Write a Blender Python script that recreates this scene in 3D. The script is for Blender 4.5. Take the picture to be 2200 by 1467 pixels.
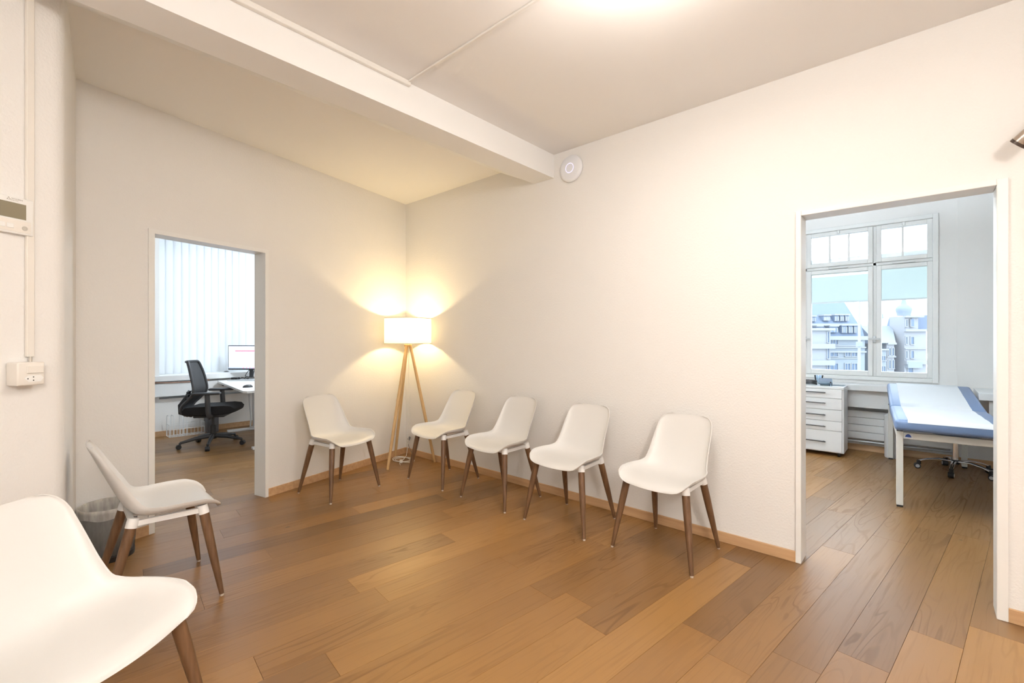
import bpy, bmesh, math, random
import numpy as np
from mathutils import Vector, Matrix

for o in list(bpy.data.objects):
    bpy.data.objects.remove(o, do_unlink=True)
SC = bpy.context.scene
COL = SC.collection
PI = math.pi
rad = math.radians

# ------------------------------------------------------------------ camera
CAM = (4.454, -3.109, 1.30)
PHI = rad(132.051)
FW = Vector((math.cos(PHI), math.sin(PHI), 0))
RT = Vector((math.sin(PHI), -math.cos(PHI), 0))
cd = bpy.data.cameras.new('camera')
cd.sensor_width = 36.0
cd.lens = 36.0 * 985.0 / 2200.0
cd.shift_y = -3.5 / 2200.0
cd.clip_start = 0.02
cd.clip_end = 600
cam = bpy.data.objects.new('camera', cd)
COL.objects.link(cam)
cam.location = CAM
cam.rotation_euler = (PI / 2, 0, PHI - PI / 2)
SC.camera = cam

# ------------------------------------------------------------------ view, sky
SC.view_settings.view_transform = 'Standard'
SC.view_settings.look = 'None'
SC.view_settings.gamma = 1.0
SC.view_settings.use_curve_mapping = False
SC.view_settings.exposure = 0.04
wd = bpy.data.worlds.new('sky')
SC.world = wd
wd.use_nodes = True
bg = wd.node_tree.nodes['Background']
bg.inputs['Color'].default_value = (0.80, 0.90, 1.0, 1)
bg.inputs['Strength'].default_value = 5.0


def area(name, loc, power, color, size, rot=(0, 0, 0), shape='DISK', size_y=None, portal=False, spread=None):
    l = bpy.data.lights.new(name, 'AREA')
    l.energy = power
    l.color = color
    l.shape = shape
    l.size = size
    if size_y:
        l.size_y = size_y
    if portal:
        l.cycles.is_portal = True
    if spread:
        l.spread = spread
    o = bpy.data.objects.new(name, l)
    o.location = loc
    o.rotation_euler = rot
    COL.objects.link(o)
    return o


def point(name, loc, power, color, r):
    l = bpy.data.lights.new(name, 'POINT')
    l.energy = power
    l.color = color
    l.shadow_soft_size = r
    o = bpy.data.objects.new(name, l)
    o.location = loc
    COL.objects.link(o)
    return o


LAMP = (3.62, -1.46)                       # the round ceiling lamp, just above the frame
WARM = (1.0, 0.935, 0.87)


area('ceiling_lamp_light', (LAMP[0], LAMP[1], 2.755), 19, WARM, 0.40)
point('ceiling_lamp_glow', (LAMP[0], LAMP[1], 2.60), 14, WARM, 0.14)
area('unseen_fill_area', (5.6, -3.2, 2.70), 26, WARM, 0.45)  # added fill behind the camera, stands for no known lamp
point('unseen_fill_point', (5.7, -3.4, 2.25), 122, WARM, 0.16)  # second added fill, evens out the walls and ceiling
COOL = (0.80, 0.91, 1.0)
point('office_fill_point', (-1.5, -0.4, 2.35), 105, COOL, 0.2)  # unseen fill added to brighten the office
area('exam_fill_uplight', (3.37, .90, 2.45), 235, COOL, .96, rot=(PI, 0, 0), shape='RECTANGLE', size_y=.09)  # extra upward fill, added to lift the exam room walls
area('exam_window_portal', (3.70, 3.86, 1.75), 1, (1, 1, 1), 1.9, rot=(-PI / 2, 0, 0), shape='RECTANGLE', size_y=1.85, portal=True)
fl = bpy.data.lights.new('floor_lamp_bulb_light', 'POINT')
fl.energy = 25
fl.color = (1.0, 0.74, 0.36)
fl.shadow_soft_size = 0.035
flo = bpy.data.objects.new('floor_lamp_bulb_light', fl)
flo.location = (0.385, -0.242, 1.40)
COL.objects.link(flo)


# ------------------------------------------------------------------ materials
def nt(name):
    m = bpy.data.materials.new(name)
    m.use_nodes = True
    t = m.node_tree
    return m, t, t.nodes, t.links, t.nodes['Principled BSDF']


def mat(name, col, rough=0.5, metal=0.0, bump=0.0, bscale=60.0, vary=0.0, coat=0.0, spec=0.5):
    m, t, n, l, p = nt(name)
    p.inputs['Base Color'].default_value = (*col, 1)
    p.inputs['Roughness'].default_value = rough
    p.inputs['Metallic'].default_value = metal
    p.inputs['Specular IOR Level'].default_value = spec
    if coat:
        p.inputs['Coat Weight'].default_value = coat
    tc = n.new('ShaderNodeTexCoord')
    nz = n.new('ShaderNodeTexNoise')
    nz.inputs['Scale'].default_value = bscale
    nz.inputs['Detail'].default_value = 4
    l.new(tc.outputs['Object'], nz.inputs['Vector'])
    if bump:
        b = n.new('ShaderNodeBump')
        b.inputs['Strength'].default_value = bump
        b.inputs['Distance'].default_value = 0.004
        l.new(nz.outputs['Fac'], b.inputs['Height'])
        l.new(b.outputs['Normal'], p.inputs['Normal'])
    mx = n.new('ShaderNodeMix')
    mx.data_type = 'RGBA'
    v = max(vary, 0.015)
    mx.inputs['A'].default_value = (*[c * (1 - v) for c in col], 1)
    mx.inputs['B'].default_value = (*[min(1, c * (1 + v)) for c in col], 1)
    l.new(nz.outputs['Fac'], mx.inputs['Factor'])
    l.new(mx.outputs['Result'], p.inputs['Base Color'])
    return m


def wood(name, c0, c1, rough=0.45, ax=1, fine=60.0, bump=0.05, tone=0.0):
    """Straight grained wood, fibres along the object's axis AX."""
    m, t, n, l, p = nt(name)
    tc = n.new('ShaderNodeTexCoord')
    mp = n.new('ShaderNodeMapping')
    s = [1.0, 1.0, 1.0]
    s[ax] = 0.06
    mp.inputs['Scale'].default_value = s
    oi = n.new('ShaderNodeObjectInfo')
    ml = n.new('ShaderNodeMath'); ml.operation = 'MULTIPLY'; ml.inputs[1].default_value = 37.0
    l.new(oi.outputs['Random'], ml.inputs[0])
    l.new(ml.outputs[0], mp.inputs['Location'])
    l.new(tc.outputs['Object'], mp.inputs['Vector'])
    nz = n.new('ShaderNodeTexNoise')
    nz.inputs['Scale'].default_value = fine
    nz.inputs['Detail'].default_value = 5
    l.new(mp.outputs['Vector'], nz.inputs['Vector'])
    mx = n.new('ShaderNodeMix'); mx.data_type = 'RGBA'
    mx.inputs['A'].default_value = (*c0, 1)
    mx.inputs['B'].default_value = (*c1, 1)
    rm = n.new('ShaderNodeMapRange')
    rm.inputs['From Min'].default_value = 0.3
    rm.inputs['From Max'].default_value = 0.7
    l.new(nz.outputs['Fac'], rm.inputs['Value'])
    l.new(rm.outputs['Result'], mx.inputs['Factor'])
    l.new(mx.outputs['Result'], p.inputs['Base Color'])
    p.inputs['Roughness'].default_value = rough
    b = n.new('ShaderNodeBump'); b.inputs['Strength'].default_value = bump; b.inputs['Distance'].default_value = 0.002
    l.new(nz.outputs['Fac'], b.inputs['Height'])
    l.new(b.outputs['Normal'], p.inputs['Normal'])
    return m


def floor_wood():
    """Brushed oak: the plank's own shade (object property tone), long figure, flames, pores."""
    m, t, n, l, p = nt('oak_floor')
    tc = n.new('ShaderNodeTexCoord')
    oi = n.new('ShaderNodeObjectInfo')
    at = n.new('ShaderNodeAttribute'); at.attribute_type = 'OBJECT'; at.attribute_name = 'tone'
    mul = n.new('ShaderNodeMath'); mul.operation = 'MULTIPLY'; mul.inputs[1].default_value = 61.0
    l.new(oi.outputs['Random'], mul.inputs[0])

    cmb = n.new('ShaderNodeCombineXYZ')
    l.new(mul.outputs[0], cmb.inputs['X']); l.new(mul.outputs[0], cmb.inputs['Y']); l.new(mul.outputs[0], cmb.inputs['Z'])
    add = n.new('ShaderNodeVectorMath'); add.operation = 'ADD'
    l.new(tc.outputs['Object'], add.inputs[0]); l.new(cmb.outputs[0], add.inputs[1])

    def noise(scale, vec, detail=4, dist=0.0):
        mp = n.new('ShaderNodeMapping'); mp.inputs['Scale'].default_value = vec
        l.new(add.outputs[0], mp.inputs['Vector'])
        z = n.new('ShaderNodeTexNoise'); z.inputs['Scale'].default_value = scale
        z.inputs['Detail'].default_value = detail; z.inputs['Distortion'].default_value = dist
        l.new(mp.outputs['Vector'], z.inputs['Vector'])
        return z.outputs['Fac']
    fig = noise(7.0, (1.0, 0.13, 1.0), 2, 0.6)        # broad figure -> flames
    fl_ = n.new('ShaderNodeMath'); fl_.operation = 'MULTIPLY'; fl_.inputs[1].default_value = 60.0
    l.new(fig, fl_.inputs[0])
    fr = n.new('ShaderNodeMath'); fr.operation = 'SINE'
    l.new(fl_.outputs[0], fr.inputs[0])
    fr2 = n.new('ShaderNodeMapRange')
    fr2.inputs['From Min'].default_value = 0.55; fr2.inputs['From Max'].default_value = 1.0
    l.new(fr.outputs[0], fr2.inputs['Value'])
    pore = noise(75.0, (1.0, 0.030, 1.0), 5)
    pr = n.new('ShaderNodeMapRange'); pr.inputs['From Min'].default_value = 0.52; pr.inputs['From Max'].default_value = 0.75
    l.new(pore, pr.inputs['Value'])
    mask = noise(2.6, (1.0, 0.35, 1.0), 1)
    mr = n.new('ShaderNodeMapRange'); mr.inputs['From Min'].default_value = 0.45; mr.inputs['From Max'].default_value = 0.68
    l.new(mask, mr.inputs['Value'])
    flame = n.new('ShaderNodeMath'); flame.operation = 'MULTIPLY'
    l.new(fr2.outputs['Result'], flame.inputs[0]); l.new(mr.outputs['Result'], flame.inputs[1])
    fpore = n.new('ShaderNodeMath'); fpore.operation = 'MULTIPLY'; fpore.inputs[1].default_value = 0.75
    l.new(pr.outputs['Result'], fpore.inputs[0])
    mxx = n.new('ShaderNodeMath'); mxx.operation = 'MAXIMUM'
    l.new(flame.outputs[0], mxx.inputs[0]); l.new(fpore.outputs[0], mxx.inputs[1])
    cr = n.new('ShaderNodeValToRGB')
    e = cr.color_ramp.elements
    e[0].position = 0.0; e[0].color = (0.165, 0.084, 0.030, 1)
    e[1].position = 1.0; e[1].color = (0.380, 0.200, 0.062, 1)
    k = e.new(0.5); k.color = (0.272, 0.136, 0.041, 1)
    cloud = noise(3.0, (1.0, 0.4, 1.0), 2)
    cm = n.new('ShaderNodeMath'); cm.operation = 'MULTIPLY_ADD'; cm.inputs[1].default_value = 0.30; cm.inputs[2].default_value = -0.15
    l.new(cloud, cm.inputs[0])
    ta = n.new('ShaderNodeMath'); ta.operation = 'ADD'
    l.new(at.outputs['Fac'], ta.inputs[0]); l.new(cm.outputs[0], ta.inputs[1])
    l.new(ta.outputs[0], cr.inputs['Fac'])
    dk = n.new('ShaderNodeMix'); dk.data_type = 'RGBA'; dk.blend_type = 'MULTIPLY'
    dk.inputs['B'].default_value = (0.50, 0.44, 0.40, 1)
    sc = n.new('ShaderNodeMath'); sc.operation = 'MULTIPLY'; sc.inputs[1].default_value = 0.50
    l.new(mxx.outputs[0], sc.inputs[0])
    l.new(sc.outputs[0], dk.inputs['Factor'])
    l.new(cr.outputs['Color'], dk.inputs['A'])
    # small dark knots
    vk = n.new('ShaderNodeTexVoronoi'); vk.inputs['Scale'].default_value = 2.2
    mpk = n.new('ShaderNodeMapping'); mpk.inputs['Scale'].default_value = (1.0, 0.6, 1.0)
    l.new(add.outputs[0], mpk.inputs['Vector']); l.new(mpk.outputs['Vector'], vk.inputs['Vector'])
    kr = n.new('ShaderNodeMapRange'); kr.inputs['From Min'].default_value = 0.012; kr.inputs['From Max'].default_value = 0.028
    kr.inputs['To Min'].default_value = 0.75; kr.inputs['To Max'].default_value = 0.0
    l.new(vk.outputs['Distance'], kr.inputs['Value'])
    kn = n.new('ShaderNodeMix'); kn.data_type = 'RGBA'; kn.inputs['B'].default_value = (0.05, 0.025, 0.012, 1)
    l.new(kr.outputs['Result'], kn.inputs['Factor']); l.new(dk.outputs['Result'], kn.inputs['A'])
    l.new(kn.outputs['Result'], p.inputs['Base Color'])
    rr = n.new('ShaderNodeMapRange'); rr.inputs['To Min'].default_value = 0.33; rr.inputs['To Max'].default_value = 0.48
    l.new(mxx.outputs[0], rr.inputs['Value'])
    l.new(rr.outputs['Result'], p.inputs['Roughness'])
    p.inputs['Specular IOR Level'].default_value = 0.6
    b = n.new('ShaderNodeBump'); b.inputs['Strength'].default_value = 0.22; b.inputs['Distance'].default_value = 0.0012
    b.invert = True
    l.new(mxx.outputs[0], b.inputs['Height'])
    l.new(b.outputs['Normal'], p.inputs['Normal'])
    return m


def plaster(name, col, bump=0.5, scale=85.0):
    m, t, n, l, p = nt(name)
    p.inputs['Roughness'].default_value = 0.85
    p.inputs['Specular IOR Level'].default_value = 0.25
    tc = n.new('ShaderNodeTexCoord')
    nz = n.new('ShaderNodeTexNoise'); nz.inputs['Scale'].default_value = scale; nz.inputs['Detail'].default_value = 4
    nz.inputs['Roughness'].default_value = 0.55
    l.new(tc.outputs['Object'], nz.inputs['Vector'])
    big = n.new('ShaderNodeTexNoise'); big.inputs['Scale'].default_value = 1.3
    l.new(tc.outputs['Object'], big.inputs['Vector'])
    mx = n.new('ShaderNodeMix'); mx.data_type = 'RGBA'
    mx.inputs['A'].default_value = (*[c * 0.985 for c in col], 1)
    mx.inputs['B'].default_value = (*col, 1)
    l.new(big.outputs['Fac'], mx.inputs['Factor'])
    l.new(mx.outputs['Result'], p.inputs['Base Color'])
    b = n.new('ShaderNodeBump'); b.inputs['Strength'].default_value = bump; b.inputs['Distance'].default_value = 0.003
    l.new(nz.outputs['Fac'], b.inputs['Height'])
    l.new(b.outputs['Normal'], p.inputs['Normal'])
    return m


def glass_mat(name, tint=(0.97, 0.99, 1.0), refl=0.06):
    m = bpy.data.materials.new(name)
    m.use_nodes = True
    t = m.node_tree
    t.nodes.clear()
    out = t.nodes.new('ShaderNodeOutputMaterial')
    tr = t.nodes.new('ShaderNodeBsdfTransparent'); tr.inputs['Color'].default_value = (*tint, 1)
    gl = t.nodes.new('ShaderNodeBsdfGlossy'); gl.inputs['Roughness'].default_value = 0.02
    fr = t.nodes.new('ShaderNodeFresnel'); fr.inputs['IOR'].default_value = 1.45
    mx = t.nodes.new('ShaderNodeMixShader')
    t.links.new(fr.outputs[0], mx.inputs[0])
    t.links.new(tr.outputs[0], mx.inputs[1])
    t.links.new(gl.outputs[0], mx.inputs[2])
    t.links.new(mx.outputs[0], out.inputs['Surface'])
    return m


def translucent_mat(name, col, trans=0.5, tcol=None):
    m = bpy.data.materials.new(name)
    m.use_nodes = True
    t = m.node_tree
    t.nodes.clear()
    out = t.nodes.new('ShaderNodeOutputMaterial')
    df = t.nodes.new('ShaderNodeBsdfDiffuse'); df.inputs['Color'].default_value = (*col, 1)
    tl = t.nodes.new('ShaderNodeBsdfTranslucent'); tl.inputs['Color'].default_value = (*(tcol or col), 1)
    nz = t.nodes.new('ShaderNodeTexNoise'); nz.inputs['Scale'].default_value = 220
    tc = t.nodes.new('ShaderNodeTexCoord')
    t.links.new(tc.outputs['Object'], nz.inputs['Vector'])
    bp = t.nodes.new('ShaderNodeBump'); bp.inputs['Strength'].default_value = 0.15; bp.inputs['Distance'].default_value = 0.001
    t.links.new(nz.outputs['Fac'], bp.inputs['Height'])
    t.links.new(bp.outputs['Normal'], df.inputs['Normal'])
    mx = t.nodes.new('ShaderNodeMixShader'); mx.inputs[0].default_value = trans
    t.links.new(df.outputs[0], mx.inputs[1]); t.links.new(tl.outputs[0], mx.inputs[2])
    t.links.new(mx.outputs[0], out.inputs['Surface'])
    return m


def emit(name, col, s):
    m, t, n, l, p = nt(name)
    p.inputs['Base Color'].default_value = (*col, 1)
    p.inputs['Emission Color'].default_value = (*col, 1)
    p.inputs['Emission Strength'].default_value = s
    return m


def mesh_bag():
    """See-through bin liner over a perforated wall: thin, greyish, partly transparent."""
    m = bpy.data.materials.new('bin_liner')
    m.use_nodes = True
    t = m.node_tree
    n = t.nodes
    p = n['Principled BSDF']
    out = n['Material Output']
    p.inputs['Base Color'].default_value = (0.80, 0.78, 0.74, 1)
    p.inputs['Roughness'].default_value = 0.3
    tr = n.new('ShaderNodeBsdfTransparent')
    mx = n.new('ShaderNodeMixShader')
    tc = n.new('ShaderNodeTexCoord')
    mp = n.new('ShaderNodeMapping'); mp.inputs['Scale'].default_value = (14, 14, 3)
    nz = n.new('ShaderNodeTexNoise'); nz.inputs['Scale'].default_value = 1.6; nz.inputs['Detail'].default_value = 3
    t.links.new(tc.outputs['Object'], mp.inputs['Vector']); t.links.new(mp.outputs['Vector'], nz.inputs['Vector'])
    mr = n.new('ShaderNodeMapRange'); mr.inputs['From Min'].default_value = 0.4; mr.inputs['From Max'].default_value = 0.7
    mr.inputs['To Min'].default_value = 0.30; mr.inputs['To Max'].default_value = 0.62
    t.links.new(nz.outputs['Fac'], mr.inputs['Value'])
    t.links.new(mr.outputs['Result'], mx.inputs[0])
    t.links.new(tr.outputs[0], mx.inputs[1]); t.links.new(p.outputs[0], mx.inputs[2])
    t.links.new(mx.outputs[0], out.inputs['Surface'])
    return m


M = {}
M['wall'] = plaster('wall_plaster', (0.83, 0.82, 0.80), 0.7)
M['wall_smooth'] = plaster('smooth_plaster', (0.86, 0.845, 0.82), 0.15, 30)
M['ceiling'] = plaster('ceiling_paint', (0.88, 0.87, 0.855), 0.15, 40)
M['beam'] = plaster('beam_paint', (0.88, 0.88, 0.87), 0.12, 30)
M['lacquer'] = mat('white_lacquer', (0.84, 0.84, 0.82), 0.35)
M['duct'] = mat('duct_plastic', (0.82, 0.80, 0.76), 0.4)
M['skirt'] = wood('oak_skirting', (0.50, 0.30, 0.155), (0.62, 0.40, 0.22), 0.45, 0, 40)
M['floor'] = floor_wood()
M['shell'] = mat('white_shell_plastic', (0.71, 0.70, 0.68), 0.42, bump=0.02, bscale=300)
M['frame_w'] = mat('white_frame_plastic', (0.86, 0.86, 0.85), 0.35)
M['leg'] = wood('walnut_leg', (0.105, 0.052, 0.024), (0.190, 0.100, 0.048), 0.42, 2, 70)
M['glide'] = mat('clear_glide', (0.55, 0.48, 0.40), 0.25)
M['beech'] = wood('beech_leg', (0.56, 0.36, 0.16), (0.66, 0.45, 0.22), 0.45, 2, 60)
M['shade'] = translucent_mat('linen_shade', (0.80, 0.76, 0.68), 0.42)
M['shade_rim'] = mat('shade_rim_metal', (0.55, 0.52, 0.47), 0.4, 0.3)
M['white_cable'] = mat('white_cable', (0.82, 0.80, 0.76), 0.4)
M['bulb'] = emit('lit_bulb', (1.0, 0.80, 0.48), 6)
M['black'] = mat('black_plastic', (0.018, 0.018, 0.020), 0.45)
M['blackm'] = mat('dark_grey_plastic', (0.045, 0.046, 0.050), 0.4)
M['mesh'] = mat('black_mesh_fabric', (0.060, 0.062, 0.066), 0.7, bump=0.4, bscale=700)
M['fabric'] = mat('black_seat_fabric', (0.014, 0.014, 0.016), 0.9, bump=0.3, bscale=500)
M['white'] = mat('white_laminate', (0.83, 0.84, 0.84), 0.4)
M['offwhite'] = mat('off_white_metal', (0.80, 0.79, 0.74), 0.4)
M['silver'] = mat('silver_paint', (0.60, 0.61, 0.62), 0.35, 0.4)
M['chrome'] = mat('chrome', (0.80, 0.80, 0.82), 0.12, 1.0)
M['steel'] = mat('brushed_handle', (0.13, 0.13, 0.135), 0.35, 0.7)
M['vinyl'] = mat('blue_grey_vinyl', (0.150, 0.225, 0.385), 0.38, bump=0.05, bscale=120)
M['paper'] = mat('paper_sheet', (0.84, 0.87, 0.90), 0.8)
M['bluelogo'] = mat('blue_print', (0.05, 0.11, 0.42), 0.5)
M['lcd'] = mat('grey_green_lcd', (0.235, 0.205, 0.135), 0.25)
M['grey_print'] = mat('grey_print', (0.38, 0.36, 0.33), 0.5)
M['cream'] = mat('cream_plastic', (0.79, 0.755, 0.70), 0.35)
M['hole'] = mat('dark_hole', (0.02, 0.02, 0.02), 0.8)
M['screen'] = emit('lit_screen', (0.80, 0.84, 0.95), 0.85)
M['screen_red'] = emit('lit_red_bar', (0.85, 0.10, 0.20), 0.9)
M['screen_grey'] = emit('lit_grey_line', (0.66, 0.62, 0.68), 0.9)
M['screen_bar'] = emit('lit_task_bar', (0.36, 0.42, 0.52), 0.7)
M['glass'] = glass_mat('window_glass')
M['roller'] = translucent_mat('outside_roller_fabric', (0.66, 0.70, 0.69), 0.6, (0.66, 0.72, 0.70))
M['slat'] = translucent_mat('vertical_slat_fabric', (0.80, 0.82, 0.84), 0.30, (0.60, 0.62, 0.64))
M['liner'] = mesh_bag()
M['binmesh'] = mat('bin_wire_mesh', (0.10, 0.10, 0.10), 0.5, 0.3, bump=0.6, bscale=900)
M['spot'] = mat('bronze_spot', (0.40, 0.33, 0.27), 0.3, 0.5)
M['spot_rim'] = mat('dark_bronze_rim', (0.07, 0.05, 0.04), 0.4, 0.4)
M['ap'] = mat('cool_white_plastic', (0.80, 0.82, 0.86), 0.35)
M['apring'] = emit('blue_status_ring', (0.70, 0.70, 1.0), 0.85)
M['tube'] = emit('lit_linear_diffuser', COOL, 40)
M['lampglass'] = emit('lit_opal_glass', (1.0, 0.92, 0.80), 2.5)
M['clear'] = glass_mat('clear_plastic', (0.86, 0.93, 1.0))
M['cuff'] = mat('slate_plastic', (0.13, 0.19, 0.25), 0.4)
M['redcable'] = mat('reddish_cable', (0.42, 0.22, 0.15), 0.5)
M['smoke'] = mat('smoked_plastic', (0.10, 0.10, 0.11), 0.3)
# the town outside, with distance haze tinted into the colours
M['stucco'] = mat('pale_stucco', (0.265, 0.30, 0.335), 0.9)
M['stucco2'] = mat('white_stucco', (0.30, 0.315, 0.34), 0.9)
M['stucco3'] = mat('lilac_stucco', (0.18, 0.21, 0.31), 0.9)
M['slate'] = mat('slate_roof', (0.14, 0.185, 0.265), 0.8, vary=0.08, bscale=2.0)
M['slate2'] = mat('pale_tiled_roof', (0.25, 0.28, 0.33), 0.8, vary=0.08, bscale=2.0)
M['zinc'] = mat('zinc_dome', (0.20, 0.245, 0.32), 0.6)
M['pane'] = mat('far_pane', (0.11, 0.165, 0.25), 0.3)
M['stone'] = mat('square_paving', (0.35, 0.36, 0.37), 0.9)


# ------------------------------------------------------------------ mesh helpers
class MB:
    def __init__(s):
        s.bm = bmesh.new()

    def add(s, verts, faces):
        vs = [s.bm.verts.new(v) for v in verts]
        out = []
        for f in faces:
            try:
                out.append(s.bm.faces.new([vs[i] for i in f]))
            except ValueError:
                pass
        return vs, out

    def box(s, x0, x1, y0, y1, z0, z1, bev=0.0, mt=None, seg=1):
        v = [(x0, y0, z0), (x1, y0, z0), (x1, y1, z0), (x0, y1, z0), (x0, y0, z1), (x1, y0, z1), (x1, y1, z1), (x0, y1, z1)]
        if mt is not None:
            v = [mt @ Vector(a) for a in v]
        vs, fs = s.add(v, [(0, 3, 2, 1), (4, 5, 6, 7), (0, 1, 5, 4), (1, 2, 6, 5), (2, 3, 7, 6), (3, 0, 4, 7)])
        if bev:
            ed = list({e for f in fs for e in f.edges})
            bmesh.ops.bevel(s.bm, geom=ed, offset=bev, segments=seg, profile=0.5, affect='EDGES')
        return s

    def prism(s, poly, z0, z1, axis='z', bev=0.0, mt=None):
        """poly: list of 2D points, extruded along axis from z0 to z1."""
        n = len(poly)

        def P(p, h):
            if axis == 'z':
                q = (p[0], p[1], h)
            elif axis == 'y':
                q = (p[0], h, p[1])
            else:
                q = (h, p[0], p[1])
            return mt @ Vector(q) if mt is not None else q
        v = [P(p, z0) for p in poly] + [P(p, z1) for p in poly]
        f = [tuple(range(n - 1, -1, -1)), tuple(range(n, 2 * n))] + [(i, (i + 1) % n, n + (i + 1) % n, n + i) for i in range(n)]
        vs, fs = s.add(v, f)
        bmesh.ops.recalc_face_normals(s.bm, faces=fs)
        if bev:
            ed = list({e for f in fs for e in f.edges})
            bmesh.ops.bevel(s.bm, geom=ed, offset=bev, segments=2, profile=0.5, affect='EDGES')
        return s

    def tube(s, pts, r, seg=10, cap=True):
        pts = [Vector(p) for p in pts]
        rs = r if isinstance(r, (list, tuple)) else [r] * len(pts)
        rings = []
        up = None
        for i, p in enumerate(pts):
            a = pts[max(i - 1, 0)]
            b = pts[min(i + 1, len(pts) - 1)]
            d = (b - a).normalized()
            if up is None:
                up = Vector((0, 0, 1)) if abs(d.z) < 0.9 else Vector((1, 0, 0))
            x = d.cross(up)
            if x.length < 1e-5:
                x = d.cross(Vector((0, 1, 0)))
            x.normalize()
            y = x.cross(d).normalized()
            up = y
            rings.append([s.bm.verts.new(p + (x * math.cos(2 * PI * k / seg) + y * math.sin(2 * PI * k / seg)) * rs[i]) for k in range(seg)])
        for i in range(len(rings) - 1):
            for k in range(seg):
                s.bm.faces.new((rings[i][k], rings[i][(k + 1) % seg], rings[i + 1][(k + 1) % seg], rings[i + 1][k]))
        if cap:
            s.bm.faces.new(list(reversed(rings[0])))
            s.bm.faces.new(rings[-1])
        return s

    def lathe(s, prof, c=(0, 0, 0), seg=32, mt=None, cap=True):
        """prof: (r, z) list from bottom to top, round the z axis through c."""
        rings = []
        for r, z in prof:
            row = []
            for k in range(seg):
                q = Vector((c[0] + r * math.cos(2 * PI * k / seg), c[1] + r * math.sin(2 * PI * k / seg), c[2] + z))
                row.append(s.bm.verts.new(mt @ q if mt is not None else q))
            rings.append(row)
        fs = []
        for i in range(len(rings) - 1):
            for k in range(seg):
                fs.append(s.bm.faces.new((rings[i][k], rings[i][(k + 1) % seg], rings[i + 1][(k + 1) % seg], rings[i + 1][k])))
        if cap:
            if prof[0][0] > 1e-6:
                fs.append(s.bm.faces.new(list(reversed(rings[0]))))
            if prof[-1][0] > 1e-6:
                fs.append(s.bm.faces.new(rings[-1]))
        return s

    def grid(s, rows, close=False):
        R = [[s.bm.verts.new(p) for p in r] for r in rows]
        for i in range(len(R) - 1):
            n = len(R[i])
            for k in range(n if close else n - 1):
                s.bm.faces.new((R[i][k], R[i][(k + 1) % n], R[i + 1][(k + 1) % n], R[i + 1][k]))
        return R

    def build(s, name, m, parent=None, smooth=None, **props):
        bmesh.ops.remove_doubles(s.bm, verts=s.bm.verts, dist=1e-6)
        bmesh.ops.recalc_face_normals(s.bm, faces=s.bm.faces)
        me = bpy.data.meshes.new(name)
        s.bm.to_mesh(me)
        s.bm.free()
        return link(name, me, m, parent, smooth, **props)


def link(name, me, m, parent=None, smooth=None, **props):
    o = bpy.data.objects.new(name, me)
    if m is not None and not me.materials:
        me.materials.append(M[m] if isinstance(m, str) else m)
    if smooth is not None:
        for p in me.polygons:
            p.use_smooth = True
        if smooth < 180:
            try:
                me.set_sharp_from_angle(angle=rad(smooth))
            except Exception:
                pass
    COL.objects.link(o)
    if parent is not None:
        o.parent = parent
    for k, v in props.items():
        o[k] = v
    return o


def tag(o, label, cat, group=None):
    o['label'] = label
    o['category'] = cat
    if group:
        o['group'] = group
    return o


def thing(name, label, cat, loc=(0, 0, 0), rz=0.0, group=None):
    o = bpy.data.objects.new(name, None)
    o.empty_display_size = 0.1
    COL.objects.link(o)
    o.location = loc
    o.rotation_euler = (0, 0, rz)
    tag(o, label, cat, group)
    return o


def struct_root(name, loc=(0, 0, 0), rz=0.0):
    o = bpy.data.objects.new(name, None)
    o.empty_display_size = 0.1
    COL.objects.link(o)
    o.location = loc
    o.rotation_euler = (0, 0, rz)
    o['kind'] = 'structure'
    return o


def copy_tree(o, parent=None):
    c = o.copy()
    COL.objects.link(c)
    if parent is not None:
        c.parent = parent
    for ch in list(o.children):
        copy_tree(ch, c)
    return c


def text_mesh(txt, size, name, m, parent, mt):
    cu = bpy.data.curves.new(name, 'FONT')
    cu.body = txt
    cu.size = size
    cu.extrude = 0.0002
    cu.align_x = 'LEFT'
    ob = bpy.data.objects.new(name, cu)
    COL.objects.link(ob)
    dg = bpy.context.evaluated_depsgraph_get()
    me = bpy.data.meshes.new_from_object(ob.evaluated_get(dg))
    bpy.data.objects.remove(ob, do_unlink=True)
    me.transform(mt)
    me.name = name
    me.materials.clear()
    return link(name, me, m, parent)


# ------------------------------------------------------------------ the room shell
H = 2.86
A = Vector((-0.2352, 0.9719, 0))            # along the door wall, towards the corner
NA = Vector((A.y, -A.x, 0))                 # into the waiting room
ANG_A = math.atan2(A.y, A.x)


def wa(s, n=0.0):
    """Point on the door wall: s metres from the corner, n metres into the room."""
    p = A * (-s) + NA * n
    return (p.x, p.y)


# wall with the office door (tilted): prisms in plan
def awall(mb, s0, s1, z0, z1, n0=-0.12, n1=0.0):
    mb.prism([wa(s0, n0), wa(s1, n0), wa(s1, n1), wa(s0, n1)], z0, z1)


b = MB()
DA0, DA1, DAZ = 1.716, 2.500, 2.016
awall(b, -1.9, DA0 - .014, 0, H)
awall(b, DA1 + .014, 4.3, 0, H)
awall(b, DA0 - .014, DA1 + .014, DAZ + .014, H)
b.build('wall_back', 'wall', kind='structure')

DB0, DB1, DBZ = 3.918, 4.700, 2.020
b = MB()
b.box(0.0, DB0 - .014, 0, 0.12, 0, H)
b.box(DB1 + .014, 6.4, 0, 0.12, 0, H)
b.box(DB0 - .014, DB1 + .014, 0, 0.12, DBZ + .014, H)
b.build('wall_right', 'wall', kind='structure')

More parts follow.
